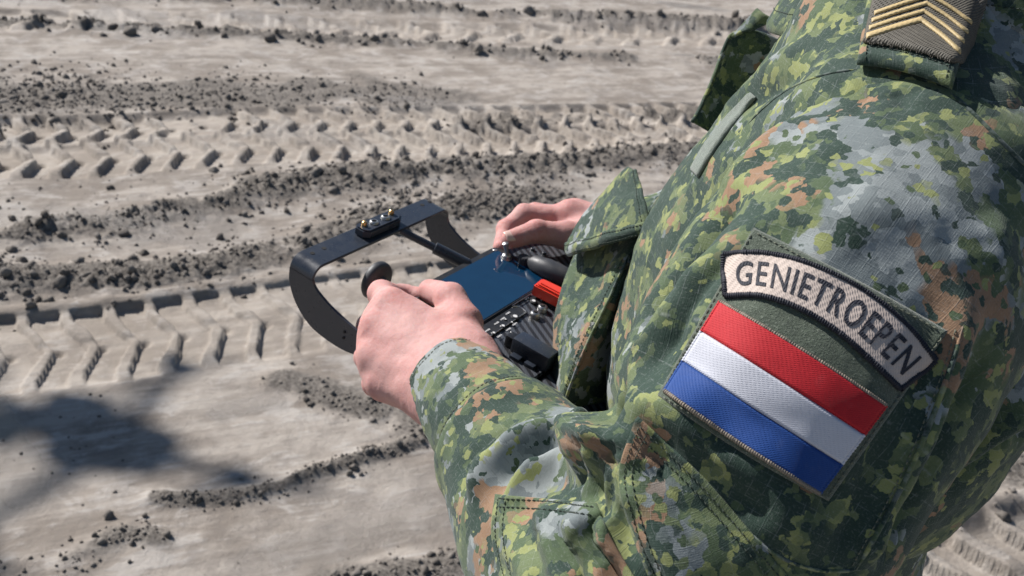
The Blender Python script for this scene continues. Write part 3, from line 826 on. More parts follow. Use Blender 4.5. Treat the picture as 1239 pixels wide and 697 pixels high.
# ---- sheets of cloth laid on the figure
def sheet(name, mat, pts, thick, parent, cloth=None, edge=0.0015, bulge=None):
    """pts (ni,nj,3): one face of a cloth sheet; gives it thickness, a rounded rim and a back"""
    ni, nj, _ = pts.shape
    du = np.gradient(pts, axis=0); dv = np.gradient(pts, axis=1); N = np.cross(du, dv); N /= np.linalg.norm(N, axis=2)[..., None] + 1e-12
    if ((CAM - pts) * N).sum() < 0: N = -N
    L1 = np.linalg.norm(np.diff(pts, axis=0), axis=2); L2 = np.linalg.norm(np.diff(pts, axis=1), axis=2)
    U = np.vstack([np.zeros((1, nj)), np.cumsum(L1, 0)]); Vv = np.hstack([np.zeros((ni, 1)), np.cumsum(L2, 1)])
    e = np.minimum(np.minimum(U, U[-1] - U), np.minimum(Vv, Vv[:, -1:] - Vv))
    pr = np.sqrt(np.clip(1 - (1 - np.clip(e / edge, 0, 1)) ** 2, 0, 1))
    top = pts + N * (thick * (0.25 + 0.75 * pr))[..., None]; bot = pts - N * 0.0004
    Vt = np.vstack([top.reshape(-1, 3), bot.reshape(-1, 3)]); n = ni * nj
    Fg = grid_faces(ni, nj); q = Fg
    c = (np.cross(Vt[q[:, 1]] - Vt[q[:, 0]], Vt[q[:, 2]] - Vt[q[:, 0]]) * N.reshape(-1, 3)[q[:, 0]]).sum()
    if c < 0: Fg = Fg[:, ::-1]
    rim = [i * nj for i in range(ni)] + [(ni - 1) * nj + j for j in range(1, nj)] + [i * nj + nj - 1 for i in range(ni - 2, -1, -1)] + [j for j in range(nj - 2, 0, -1)]
    rim = np.array(rim); r2 = np.roll(rim, -1); side = np.stack([rim, r2, r2 + n, rim + n], 1)
    cc = (np.cross(Vt[side[:, 1]] - Vt[side[:, 0]], Vt[side[:, 3]] - Vt[side[:, 0]]) * (Vt[side[:, 0]] - pts.mean((0, 1)))).sum()
    if cc < 0: side = side[:, ::-1]
    me = pymesh(name, Vt, np.vstack([Fg, Fg[:, ::-1] + n, side]))
    cl = np.stack([U, Vv, U * 0], -1).reshape(-1, 3) if cloth is None else cloth.reshape(-1, 3)
    attr_v(me, 'cloth', np.vstack([cl, cl]))
    o = link(name, me, mat, parent, True)
    return o, top, N

def drape(bv, px, off=0.0, smooth=6, fallback=0.5):
    """lay a grid of photograph pixels on a surface, then relax it like stiff cloth"""
    ni, nj, _ = px.shape; D = np.full((ni, nj), np.nan)
    for i in range(ni):
        for j in range(nj):
            h = hitpx(bv, *px[i, j])
            if h is not None: D[i, j] = (h[0] - CAM) @ _f
    if np.isnan(D).any(): D = np.where(np.isnan(D), np.nanmedian(D) if not np.isnan(D).all() else fallback, D)
    D0 = D.copy()
    for _ in range(smooth):
        E_ = np.pad(D, 1, mode='reflect', reflect_type='odd'); D = (E_[2:, 1:-1] + E_[:-2, 1:-1] + E_[1:-1, 2:] + E_[1:-1, :-2] + 2 * D) / 6
    D = D - np.percentile(D - D0, 93) * 0.8 - off
    R3 = _f + ((px[..., 0:1] - 619.5) / FPX) * _R - ((px[..., 1:2] - 348.5) / FPX) * _U
    return CAM + D[..., None] * R3

def ruled(c0, c1, ni, nj):
    a, b = spline(c0, ni), spline(c1, ni); t = np.linspace(0, 1, nj)[None, :, None]
    return a[:, None, :] * (1 - t) + b[:, None, :] * t

class Stitch:
    """rows of little thread stitches"""
    def __init__(s): s.mb = MB()
    def line(s, pts, N, space=0.0032, ln=0.0022, r=0.00032, lift=0.0003):
        L = np.r_[0, np.cumsum(np.linalg.norm(np.diff(pts, axis=0), axis=1))]
        for a in np.arange(space * 0.5, L[-1] - ln, space):
            p = np.array([np.interp(a + np.array([0, ln * .5, ln]), L, pts[:, k]) for k in range(3)]).T
            n = nrm([np.interp(a, L, N[:, k]) for k in range(3)])
            p = p + n * lift; p[1] += n * r * 0.8; p[0] -= n * r; p[2] -= n * r
            s.mb.tube(p, [r * 0.7, r, r * 0.7], 5, False)
        return s
    def pixels(s, bv, pix, n=60, lift=0.0004, **k):
        pts = []; nn = []
        for x, y in spline(pix, n):
            h = hitpx(bv, x, y)
            if h is not None: pts.append(h[0]); nn.append(h[1] if h[1] @ ray(x, y) < 0 else -h[1])
        if len(pts) > 3: s.line(np.array(pts), np.array(nn), lift=lift, **k)
        return s
    def build(s, name, mat, parent):
        if s.mb.n: o = s.mb.build(name, mat, parent, world_space=True); tag(o, kind='stuff'); return o

M_TH_DARK = mat_plain('dark_green_thread', (0.028, 0.042, 0.030), 0.8)
M_TH_LIGHT = mat_plain('olive_thread', (0.14, 0.15, 0.11), 0.8)

def seam_cord(name, bv, pix, r, mat, parent, lift=0.0, n=50):
    pts = [];
    for x, y in spline(pix, n):
        h = hitpx(bv, x, y)
        if h is not None: pts.append(h[0] + lift * np.sign(-(h[1] @ ray(x, y))) * h[1])
    if len(pts) < 4: return
    pts = np.array(pts)
    for _ in range(3): pts[1:-1] = (pts[:-2] + 2 * pts[1:-1] + pts[2:]) / 4
    t = np.linspace(0, 1, len(pts)); rr = r * np.clip(np.minimum(t, 1 - t) * 12, 0.2, 1)
    V_, F_ = tube(pts, rr, 8); me = pymesh(name, V_, F_); attr_v(me, 'cloth', np.c_[np.repeat(np.linspace(0, .3, len(pts)), 8), np.zeros(len(V_)), np.zeros(len(V_))])
    return link(name, me, mat, parent, True)

# ---- cuff: a buttoned band round the wrist
def ring_tube(name, mat, axis_pts, radii, parent, thick=0.0022, nseg=120, nl=44, squash=(1.0, 0.86), ref=None, wr=0.0008, seed=1):
    ax = spline(axis_pts, nl); T = np.gradient(ax, axis=0); T /= np.linalg.norm(T, axis=1)[:, None]
    rr = np.interp(np.linspace(0, 1, nl), np.linspace(0, 1, len(radii)), radii); a = np.arange(nseg) * 2 * math.pi / nseg
    G_ = []
    for k in range(nl):
        e1 = nrm(ref - T[k] * (ref @ T[k])); e2 = np.cross(T[k], e1)
        G_.append(ax[k] + rr[k] * (squash[0] * np.cos(a)[:, None] * e1 + squash[1] * np.sin(a)[:, None] * e2))
    G_ = np.array(G_); C_ = ax[:, None, :]; N = G_ - C_; N /= np.linalg.norm(N, axis=2)[..., None]
    fl = G_.reshape(-1, 3); G_ = G_ + N * (wr * (fbm(fl * 45, 3, seed) * 1.5 + fbm(fl * 110, 2, seed + 3) * 0.6)).reshape(nl, nseg)[..., None]
    lip = np.linspace(0, 1, nl)[:, None, None]; outer = G_; inner = G_ - N * thick
    rows = np.concatenate([inner[:8][::-1], (outer[:1] + inner[:1]) / 2 - T[0] * thick * 0.4, outer], 0)
    nr = len(rows); Vt = rows.reshape(-1, 3); Fq = []
    i, j = np.meshgrid(np.arange(nr - 1), np.arange(nseg), indexing='ij'); j2 = (j + 1) % nseg
    Fq = np.stack([i * nseg + j, i * nseg + j2, (i + 1) * nseg + j2, (i + 1) * nseg + j], -1).reshape(-1, 4)
    me = pymesh(name, Vt, Fq); attr_v(me, 'cloth', np.stack([np.repeat(np.arange(nr)[:, None] * 0.0018, nseg, 1), np.repeat((a * 0.04)[None], nr, 0), np.zeros((nr, nseg))], -1))
    o = link(name, me, mat, parent, True)
    bm = bmesh.new(); bm.from_mesh(me); bmesh.ops.recalc_face_normals(bm, faces=bm.faces[:]); bm.to_mesh(me); bm.free()
    return o, outer, N
CUA, CUB = P(543, 455, 0.765), P(606, 530, 0.698)
CREF = P(503, 492, 0.765) - P(580, 413, 0.765)
cuff, cuo, cuN = ring_tube('cuff', CAMO3, [CUA, (CUA + CUB) / 2, CUB], [0.0335, 0.0365, 0.0405, 0.0425, 0.043], person, ref=CREF, squash=(1.0, 0.9), wr=0.0011)
for nm_, v_ in (('tone', 0.55), ('rust', 0.55)): attr_f(cuff.data, nm_, np.full(len(cuff.data.vertices), v_))
st = Stitch()
for row in (2, 37, 40): st.line(np.vstack([cuo[row], cuo[row][:1]]), np.vstack([cuN[row], cuN[row][:1]]))
st.build('stitching', M_TH_LIGHT, cuff)
# the sleeve is gathered into the band: a rolled edge
rp = cuo[41] + cuN[41] * 0.0012
V_, F_ = tube(np.vstack([rp, rp[:2]]), 0.0026, 10, False); me = pymesh('rolled_edge', V_, F_); attr_v(me, 'cloth', V_ * 1.0)
link('rolled_edge', me, CAMO3, cuff, True)

# ---- panels sewn on the sleeve
st = Stitch()
px = ruled([(769, 507), (749, 575), (766, 650), (800, 735)], [(772, 504), (850, 577), (918, 655), (985, 735)], 70, 60)
el, elt, elN = sheet('elbow_patch', CAMO3, drape(sleeve_bv, px, 0.0003, 1), 0.0010, person)
el_bv = bvh_of(el.data)
se = Stitch()
for nm_, v_ in (('tone', -0.2), ('rust', -0.1)): attr_f(el.data, nm_, np.full(len(el.data.vertices), v_))
for off in (5, 15): se.pixels(el_bv, [(772 - off * .2, 507 + off * 1.2), (848 - off * .7, 580 + off * .7), (915 - off * .75, 657 + off * .7), (975 - off * .75, 728 + off * .7)], 70)
for off in (5, 14): se.pixels(el_bv, [(769 + off, 509 + off), (751 + off, 575), (768 + off, 648), (795 + off, 715)], 70)
se.build('stitching', M_TH_DARK, el)
px = ruled([(599, 598), (595, 650), (612, 735)], [(722, 609), (742, 655), (790, 735)], 60, 60)
fp, fpt, fpN = sheet('forearm_pocket', CAMO3, drape(sleeve_bv, px, 0.0003, 1), 0.0010, person)
fp_bv = bvh_of(fp.data); sf = Stitch()
for o_ in (3, 13): sf.pixels(fp_bv, [(603, 600 + o_), (660, 604 + o_), (720, 611 + o_)], 50)
for o_ in (4, 13): sf.pixels(fp_bv, [(599 + o_, 603), (596 + o_, 650), (610 + o_, 715)], 50)
sf.build('stitching', M_TH_DARK, fp)
seam_cord('seam', sleeve_bv, [(1165, 395), (1152, 440), (1130, 500), (1105, 560), (1072, 625), (1036, 690)], 0.0012, CAMO3, sleeve)
seam_cord('seam', sleeve_bv, [(1040, 690), (990, 690), (940, 672), (900, 640)], 0.0009, CAMO3, sleeve)
ss = Stitch(); ss.pixels(sleeve_bv, [(1157, 395), (1144, 440), (1122, 500), (1097, 560), (1064, 625), (1028, 690)], 80); ss.build('stitching', M_TH_LIGHT, sleeve)

# ---- hook-and-loop field, flag and arc-shaped name tab
def quadgrid(TL, TR, BR, BL, ni, nj, bow=(0, 0)):
    s = np.linspace(0, 1, ni)[:, None, None]; t = np.linspace(0, 1, nj)[None, :, None]
    TL, TR, BR, BL = map(np.array, (TL, TR, BR, BL))
    g = (TL * (1 - s) + TR * s) * (1 - t) + (BL * (1 - s) + BR * s) * t
    n = nrm(np.array([-(TR - TL)[1], (TR - TL)[0]])); return g + (4 * s * (1 - s)) * (bow[0] * (1 - t) + bow[1] * t) * n
M_VEL = mat_felt('green_loop_tape', (0.072, 0.092, 0.066), (0.30, 0.33, 0.27))
vg = quadgrid((912, 276), (1147, 401), (1002, 606), (796, 478), 90, 76, (-3, 5))
vel_pts = drape(sleeve_bv, vg, 0.0006, 25)
velcro, vt, vN = sheet('loop_panel', M_VEL, vel_pts, 0.0016, person, edge=0.001)
vel_bv = bvh_of(velcro.data)
def bvh_many(*mes):
    Vv_ = []; Ff = []; o_ = 0
    for m_ in mes:
        v_ = verts_of(m_); Vv_ += [tuple(x) for x in v_]; Ff += [tuple(i + o_ for i in q_.vertices) for q_ in m_.polygons]; o_ += len(v_)
    return BVHTree.FromPolygons(Vv_, Ff)
pad_bv = bvh_many(velcro.data, sleeve_me)
sv = Stitch()
for a, b in (((913, 281), (1141, 402)), ((1141, 405), (1001, 601)), ((911, 281), (800, 476)), ((801, 479), (998, 601))): sv.pixels(vel_bv, [a, b], 40, r=0.0003)
sv.build('stitching', M_TH_LIGHT, velcro)

FL = dict(TL=(871, 365), TR=(1072, 491), BR=(992, 597), BL=(804, 473))
M_RED = mat_thread('red_thread', (0.42, 0.007, 0.014), 0.0008, ang=0.9, bump=0.35)
M_WHT = mat_thread('white_thread', (0.50, 0.515, 0.57), 0.0008, ang=0.9, vary=0.06, bump=0.35)
M_BLU = mat_thread('blue_thread', (0.004, 0.045, 0.205), 0.0008, ang=0.9, bump=0.35)
M_EDG = mat_thread('grey_brown_thread', (0.22, 0.185, 0.145), 0.0012, ang=0.2)
flag = empty('flag_patch', (drape(vel_bv, np.array([[[935., 482.]]]), 0, 0)[0, 0]))
flag.parent = person; flag.matrix_parent_inverse = root_matrix(person).inverted()
tag(flag, 'embroidered red, white and blue striped flag patch')
fg = quadgrid(FL['TL'], FL['TR'], FL['BR'], FL['BL'], 80, 61, (-3, 3))
fpts = drape(pad_bv, fg, 0.0006, 12)
cut = [0, 20, 40, 60]
cols = [('red', M_RED), ('white', M_WHT), ('blue', M_BLU)]
S_all = None
for k, (nm, m) in enumerate(cols):
    sub = fpts[:, cut[k]:cut[k + 1] + 1]
    o, t_, n_ = sheet('stripe', m, sub, 0.0013, flag, edge=0.0004, cloth=None); o['label'] = nm + ' stripe of the flag patch'
bd = np.concatenate([fpts[:, 0], fpts[-1, 1:], fpts[-2::-1, -1], fpts[0, -2:0:-1]])
def overlock(pts, nrmv, r, mat, name, parent, seg=8, twist=0.0011):
    """a merrowed edge: a cord whose surface is ribbed by the thread turns"""
    nrmv = nrmv[:len(pts)]; L = np.r_[0, np.cumsum(np.linalg.norm(np.diff(pts, axis=0), axis=1))]; n = int(L[-1] / (twist / 4)); s = np.linspace(0, L[-1], n)
    q = np.stack([np.interp(s, L, pts[:, k]) for k in range(3)], 1); nn = np.stack([np.interp(s, L, nrmv[:, k]) for k in range(3)], 1)
    rr = r * (1 + 0.20 * np.sin(s * 2 * math.pi / twist) + 0.10 * vnoise(np.c_[s * 900, s * 0], 3))
    V_, F_ = tube(q + nn * r * 0.5, rr, seg, False); me = pymesh(name, V_, F_); attr_v(me, 'cloth', np.c_[np.repeat(s, seg), np.zeros(len(V_)), np.zeros(len(V_))])
    return link(name, me, mat, parent, True)
Nf = np.tile(nrm(vN.mean((0, 1))), (len(bd), 1))
# grey-brown selvedge along the long edges, coloured whip stitch on the short ones
overlock(fpts[:, 0], Nf[:80], 0.0009, M_EDG, 'edge_binding', flag)
overlock(fpts[:, -1], Nf[:80], 0.0010, M_EDG, 'edge_binding', flag)
for col in (0, -1):
    for k, (nm, m) in enumerate(cols):
        overlock(fpts[col, cut[k]:cut[k + 1] + 1], Nf[:61], 0.0008, m, 'edge_binding', flag, twist=0.0016)

M_TAB = mat_thread('sand_pink_twill', (0.47, 0.395, 0.345), 0.0010, ang=2.3, vary=0.10)
M_NAVY = mat_thread('navy_thread', (0.014, 0.016, 0.026), 0.0011, ang=0.3, vary=0.3)
outer = spline([(876, 308), (925, 307), (985, 322), (1045, 352), (1095, 393), (1132, 436)], 120)
inner = spline([(878, 359), (922, 359), (968, 374), (1015, 403), (1055, 438), (1088, 470)], 120)
tab = empty('name_tab', drape(vel_bv, np.array([[[1000., 360.]]]), 0, 0)[0, 0])
tab.parent = person; tab.matrix_parent_inverse = root_matrix(person).inverted()
tag(tab, 'arched sand coloured shoulder tab reading GENIETROEPEN')
tg = outer[:, None, :] * (1 - np.linspace(0, 1, 28)[None, :, None]) + inner[:, None, :] * np.linspace(0, 1, 28)[None, :, None]
both_bv = vel_bv
tpts = drape(pad_bv, tg, 0.0004, 12)
tcloth = np.stack([(np.linspace(0, .095, 120)[:, None] + np.zeros((1, 28))), np.zeros((120, 1)) + np.linspace(0, .018, 28)[None], np.zeros((120, 28))], -1)
o, tabtop, tabN = sheet('ground_cloth', M_TAB, tpts, 0.0012, tab, cloth=tcloth, edge=0.0005)
for pl, nn in ((tpts[:, 0], tabN[:, 0]), (tpts[:, -1], tabN[:, -1]), (tpts[0], tabN[0]), (tpts[-1], tabN[-1])): overlock(pl, nn, 0.00135, M_NAVY, 'border', tab)

def letter_mesh(ch, size=1.0):
    cu = bpy.data.curves.new('t', 'FONT'); cu.body = ch; cu.size = size; cu.resolution_u = 5; cu.offset = 0.008
    o = bpy.data.objects.new('t', cu); COL.objects.link(o); dg = bpy.context.evaluated_depsgraph_get()
    me = bpy.data.meshes.new_from_object(o.evaluated_get(dg)); bpy.data.objects.remove(o); bpy.data.curves.remove(cu)
    bm = bmesh.new(); bm.from_mesh(me); bpy.data.meshes.remove(me)
    bmesh.ops.remove_doubles(bm, verts=bm.verts[:], dist=1e-5)
    bmesh.ops.triangulate(bm, faces=bm.faces[:])
    bmesh.ops.subdivide_edges(bm, edges=[e for e in bm.edges if e.calc_length() > 0.12], cuts=2, use_grid_fill=False)
    bmesh.ops.triangulate(bm, faces=bm.faces[:]); bm.verts.index_update()
    V_ = np.array([v.co for v in bm.verts]); F_ = [tuple(v.index for v in f.verts) for f in bm.faces]
    E_ = [(e.link_loops[0].vert.index, e.link_loops[0].link_loop_next.vert.index) for e in bm.edges if e.is_boundary]
    bm.free(); return V_, F_, E_
def text_on(surface, N, text, u0, u1, v0, v1, height, name, mat, parent):
    """lettering laid on a parametric strip; u along, v across (0 at the outer edge)"""
    L = [letter_mesh(c) for c in text]; adv = [v[0][:, 0].max() - min(0, v[0][:, 0].min()) + 0.13 for v in L]; tot = sum(adv); x = 0
    ni, nj, _ = surface.shape
    def at(u, v, grid):
        a = np.clip(u * (ni - 1), 0, ni - 1.001); b = np.clip(v * (nj - 1), 0, nj - 1.001); i = a.astype(int); j = b.astype(int); fa = (a - i)[:, None]; fb = (b - j)[:, None]
        return (grid[i, j] * (1 - fa) + grid[i + 1, j] * fa) * (1 - fb) + (grid[i, j + 1] * (1 - fa) + grid[i + 1, j + 1] * fa) * fb
    for (V_, F_, E_), ad in zip(L, adv):
        u = u0 + (u1 - u0) * (x + V_[:, 0]) / tot; v = v1 + (v0 - v1) * V_[:, 1] / 0.72
        p = at(u, v, surface); n = at(u, v, N); n /= np.linalg.norm(n, axis=1)[:, None]
        k = len(p); top = p + n * height; bot = p - n * 0.0002
        Fs = list(F_) + [(a, b, b + k, a + k)[::-1] for a, b in E_]
        me = pymesh(name, np.vstack([top, bot]), Fs); attr_v(me, 'cloth', np.vstack([np.c_[u * .095, v * .018, u * 0]] * 2))
        o = link(name, me, mat, parent, True, smooth=False)
        bm = bmesh.new(); bm.from_mesh(me); bmesh.ops.recalc_face_normals(bm, faces=bm.faces[:]); bm.to_mesh(me); bm.free()
        x += ad
text_on(tabtop, tabN, 'GENIETROEPEN', 0.05, 0.965, 0.20, 0.78, 0.00035, 'letter', M_NAVY, tab)
# ---- chest pocket with a standing flap, lapel, collar (curved sheets with their own depth)
def P3(lst): return np.array([P(x, y, d) for x, y, d in lst])
def loft(curves, ni, nj):
    """surface through several 3-D curves"""
    C_ = np.array([spline(c, ni) for c in curves])            # (nc, ni, 3)
    return np.stack([spline(C_[:, i], nj) for i in range(ni)], 0)   # (ni, nj, 3)
def rumple(g, amp, seed, freq=40):
    du = np.gradient(g, axis=0); dv = np.gradient(g, axis=1); N = np.cross(du, dv); N /= np.linalg.norm(N, axis=2)[..., None] + 1e-12
    n = fbm(g.reshape(-1, 3) * freq, 3, seed).reshape(g.shape[:2]); return g + N * (n * amp)[..., None]

pk = loft([P3([(722, 275, .89), (700, 345, .91), (694, 400, .91), (700, 470, .89), (706, 505, .87)]),
           P3([(704, 290, .862), (678, 360, .862), (671, 410, .858), (673, 470, .845), (682, 502, .84)]),
           P3([(738, 288, .815), (704, 365, .815), (688, 410, .812), (677, 470, .808), (684, 500, .815)]),
           P3([(772, 275, .780), (738, 360, .775), (708, 420, .775), (684, 480, .785), (688, 505, .80)]),
           P3([(784, 272, .785), (752, 360, .785), (728, 425, .79), (704, 488, .80), (700, 512, .81)]),
           P3([(796, 270, .80), (775, 360, .805), (755, 430, .815), (735, 500, .82), (725, 520, .83)]),
           P3([(815, 270, .83), (805, 360, .835), (790, 430, .84), (775, 500, .85), (765, 520, .85)])], 70, 80)
pocket, pkt, pkN = sheet('chest_pocket', CAMO2, rumple(pk, 0.0035, 4, 30), 0.0015, person)
pk_bv = bvh_of(pocket.data)
seam_cord('seam', pk_bv, [(762, 306), (738, 360), (709, 420), (686, 478), (683, 494)], 0.0013, CAMO3, pocket, lift=0.0006)
sp = Stitch(); sp.pixels(pk_bv, [(754, 312), (730, 362), (702, 420), (682, 474)], 50); sp.build('stitching', M_TH_DARK, pocket)
# velvet-dark lining strip beside the pocket
fl = loft([P3([(757, 207, .815), (735, 238, .84), (706, 276, .855), (687, 306, .855)]),
           P3([(762, 210, .795), (742, 246, .80), (715, 285, .815), (690, 312, .835)]),
           P3([(766, 216, .775), (762, 252, .765), (738, 288, .775), (692, 318, .815)]),
           P3([(769, 222, .765), (775, 255, .745), (765, 284, .748), (694, 322, .805)]),
           P3([(768, 212, .770), (778, 245, .745), (785, 277, .735), (740, 304, .765)])][:4], 70, 60)
# the flap: ruled between its outer edge and its hem, bulging towards the light
edge_top = P3([(764, 204, .800), (735, 230, .835), (708, 260, .850), (692, 290, .850), (687, 308, .842)])
edge_hem = P3([(770, 208, .780), (779, 242, .752), (784, 262, .742), (787, 279, .738)])
g0 = ruled(edge_top, edge_hem, 80, 60)
s_ = np.linspace(0, 1, 80)[:, None, None]; t_ = np.linspace(0, 1, 60)[None, :, None]
toward = nrm(CAM - P(740, 270, .8)); g0 = g0 + toward * (0.016 * np.sin(np.pi * t_) * (0.25 + 0.75 * s_)) 
g0 = rumple(g0, 0.0022, 14, 45)
flap, flt, flN = sheet('pocket_flap', CAMO2, g0, 0.003, person, edge=0.002)
sfl = Stitch()
for r_ in (-7,): sfl.line(flt[r_], flN[r_])
for c_ in (-4,): sfl.line(flt[:-6, c_], flN[:-6, c_])
sfl.build('stitching', M_TH_DARK, flap)
# hem fold at the lower edge: a thick double layer
hem = flt[-10:, :]; hs = np.concatenate([flt[-9:-8] , flt[-6:-5], flt[-3:-2], flt[-1:] + (flt[-1:] - flt[-4:-3]) * 0.4], 0)
hg = np.stack([spline(hs[:, j], 16) for j in range(hs.shape[1])], 1)
hemo, ht, hN = sheet('flap_hem', CAMO2, hg + toward * 0.0012, 0.0022, flap, edge=0.0018)
sh = Stitch(); sh.line(ht[4], hN[4]); sh.line(ht[12], hN[12]); sh.build('stitching', M_TH_DARK, flap)
mb = MB(); b0 = P(764, 213, .792); mb.lathe([(0.0015, -0.003), (0.005, -0.002), (0.0055, 0), (0.0052, 0.0018), (0.0040, 0.0022), (0.0034, 0.0016), (0.0012, 0.0015)], b0, toward * 0.6 + nrm(P(700, 213, .79) - b0) * 0.6, 20)
mb.build('button', mat_plain('black_button', (0.012, 0.013, 0.016), 0.35), flap, world_space=True)
edge_cord = np.concatenate([flt[:, -1]]); V_, F_ = tube(edge_cord, 0.0016, 8); me = pymesh('piping', V_, F_); attr_v(me, 'cloth', V_); link('piping', me, CAMO2, flap, True)

# lapel of the open jacket front, seen from its shaded inner side
lp = loft([P3([(836, 148, .855), (850, 122, .862), (866, 86, .868), (882, 46, .872), (900, 36, .865)]),
           P3([(850, 156, .862), (872, 130, .87), (893, 96, .875), (908, 60, .872), (925, 40, .86)]),
           P3([(872, 166, .875), (905, 138, .88), (930, 108, .88), (946, 80, .875), (958, 55, .86)]),
           P3([(910, 172, .90), (950, 150, .90), (980, 120, .90), (990, 92, .89), (1000, 60, .87)])], 50, 40)
lapel, lt, lN = sheet('lapel', CAMO2, rumple(lp, 0.003, 21, 30), 0.003, person)
V_, F_ = tube(lt[:, 0], 0.0018, 8); me = pymesh('piping', V_, F_); attr_v(me, 'cloth', V_); link('piping', me, CAMO3, lapel, True)
lp2 = loft([P3([(882, 48, .872), (893, 36, .868), (906, 22, .862), (917, 10, .855)]),
            P3([(897, 40, .862), (908, 32, .858), (918, 24, .852), (924, 16, .848)]),
            P3([(912, 36, .858), (922, 32, .853), (930, 28, .850), (934, 22, .846)])], 24, 20)
sheet('lapel_fold', CAMO3, rumple(lp2, 0.001, 5, 40), 0.002, lapel)
# collar: folded band round the neck, open at the throat
def collar():
    n, m = 140, 34; ang = np.radians(np.linspace(-8, -352, n)) ; rows = []
    prof = [(0.078, 1.535), (0.082, 1.575), (0.086, 1.605), (0.094, 1.612), (0.103, 1.598), (0.113, 1.570), (0.121, 1.545)]
    pr = spline(prof, m)
    for a in ang:
        fr = np.cos(a)                       # +1 at the throat
        k = 1 + 0.16 * max(fr, 0); ex = 0.020 * max(fr, 0) ** 2
        x = np.sin(a); rows.append([tw(r_ * x * 1.02, -0.045 + r_ * fr * k * 1.02, z + 0.008 - 0.030 * max(fr, 0) - (0.012 * max(fr, 0) if j > m * 0.6 else 0)) for j, (r_, z) in enumerate(pr)])
    return np.array(rows)
cg = collar()
co, ct, cN = sheet('collar', CAMO2, rumple(cg, 0.002, 6, 40), 0.003, person)
st = Stitch(); st.line(ct[:, -4], cN[:, -4]); st.build('stitching', M_TH_DARK, co)
# tape strip on the chest
ts = drape(torso_bv, ruled([(908, 112), (878, 144), (852, 178), (836, 206)], [(915, 118), (887, 151), (862, 186), (845, 215)], 40, 14), 0.0012, 4)
sheet('chest_tape', mat_felt('grey_green_tape', (0.17, 0.20, 0.17), (0.36, 0.39, 0.35)), ts, 0.002, person, edge=0.001)

# ---- shoulder strap with rank slide
Vj, Vs = verts_of(torso_me), verts_of(sleeve_me)
sh_bv = BVHTree.FromPolygons([tuple(v) for v in np.vstack([Vj, Vs])], [tuple(p.vertices) for p in torso_me.polygons] + [tuple(i + len(Vj) for i in p.vertices) for p in sleeve_me.polygons])
sg = quadgrid((1062, -75), (1195, -42), (1152, 108), (1037, 78), 50, 60, (0, -6))
spts = drape(sh_bv, sg, 0.007, 25)
strap, sgt, sgN = sheet('shoulder_strap', CAMO3, spts, 0.005, person, edge=0.005)
st = Stitch(); st.line(sgt[4:-4, -6], sgN[4:-4, -6]); st.line(sgt[4], sgN[4]); st.line(sgt[-5], sgN[-5]); st.build('stitching', M_TH_DARK, strap)
M_RANK = mat_thread('brown_green_rank_cloth', (0.080, 0.073, 0.058), 0.0013, ang=0.7, vary=0.35, bump=0.9)
M_GOLD = mat_thread('gold_braid', (0.45, 0.345, 0.17), 0.0012, ang=1.2, vary=0.14, bump=0.35, rough=0.55)
strap_bv = bvh_of(strap.data)
rank = empty('rank_slide', drape(strap_bv, np.array([[[1110., 40.]]]), 0, 0)[0, 0]); rank.parent = person; rank.matrix_parent_inverse = root_matrix(person).inverted()
tag(rank, 'dark brown rank slide with four gold chevrons')
rg_ = quadgrid((1066, -48), (1200, -14), (1167, 81), (1044, 51), 60, 50, (0, -5))
rpts = drape(strap_bv, rg_, 0.0026, 8)
o, rt, rN = sheet('slide_cloth', M_RANK, rpts, 0.0022, rank, edge=0.0025)
rank_bv = bvh_of(o.data)
for k in range(4):
    w_ = 6.5 if k == 0 else 4.8; a = np.array([1048 + 3.2 * k, 47 - 9.0 * k]); b = np.array([1114 + 3.6 * k, 27 - 9.6 * k]); c = np.array([1162 + 4.6 * k, 66 - 11.5 * k])
    if k > 0: a[1] -= 1.5; b[1] -= 1.5; c[1] -= 1.5
    mid = spline([a, a * .5 + b * .5 + [0, -.5], b], 30)[:-1]; mid2 = spline([b, b * .5 + c * .5 + [1, -1], c], 30); L_ = np.vstack([mid, mid2])
    n_ = np.array([0.05, -1.0]); cg_ = np.stack([L_ - n_ * -w_ * 1.0, L_, L_ + n_ * w_ * 1.0], 1)
    cg_ = np.stack([spline(cg_[i], 7) for i in range(len(cg_))], 0)
    sheet('chevron', M_GOLD, drape(rank_bv, cg_, 0.0004, 2), 0.0005, rank, edge=0.0004)
fray = MB()
for i in range(0, 60, 1):
    for e in range(2):
        p = rt[i, -1] + rng.normal(0, .0004, 3); dv = nrm(rt[i, -1] - rt[i, -3]); q = p + dv * rng.uniform(.0004, .0016) + rng.normal(0, .0004, 3); fray.tube([p, (p + q) / 2 + rng.normal(0, .0002, 3), q], 0.00016, 4, False)
for j in range(0, 50):
    p = rt[-1, j] + rng.normal(0, .0004, 3); dv = nrm(rt[-1, j] - rt[-3, j]); q = p + dv * rng.uniform(.0004, .0014) + rng.normal(0, .0004, 3); fray.tube([p, (p + q) / 2, q], 0.00016, 4, False)
tag(fray.build('frayed_threads', M_RANK, rank, world_space=True), kind='stuff')
# armhole seam at the back of the shoulder
seam_cord('seam', sh_bv, [(1150, 112), (1178, 138), (1208, 168), (1245, 205)], 0.0012, CAMO3, sleeve, lift=0.0)
seam_cord('seam', sh_bv, [(1036, 84), (1000, 90), (962, 104), (930, 126), (905, 150)], 0.0009, CAMO3, sleeve, lift=0.0)

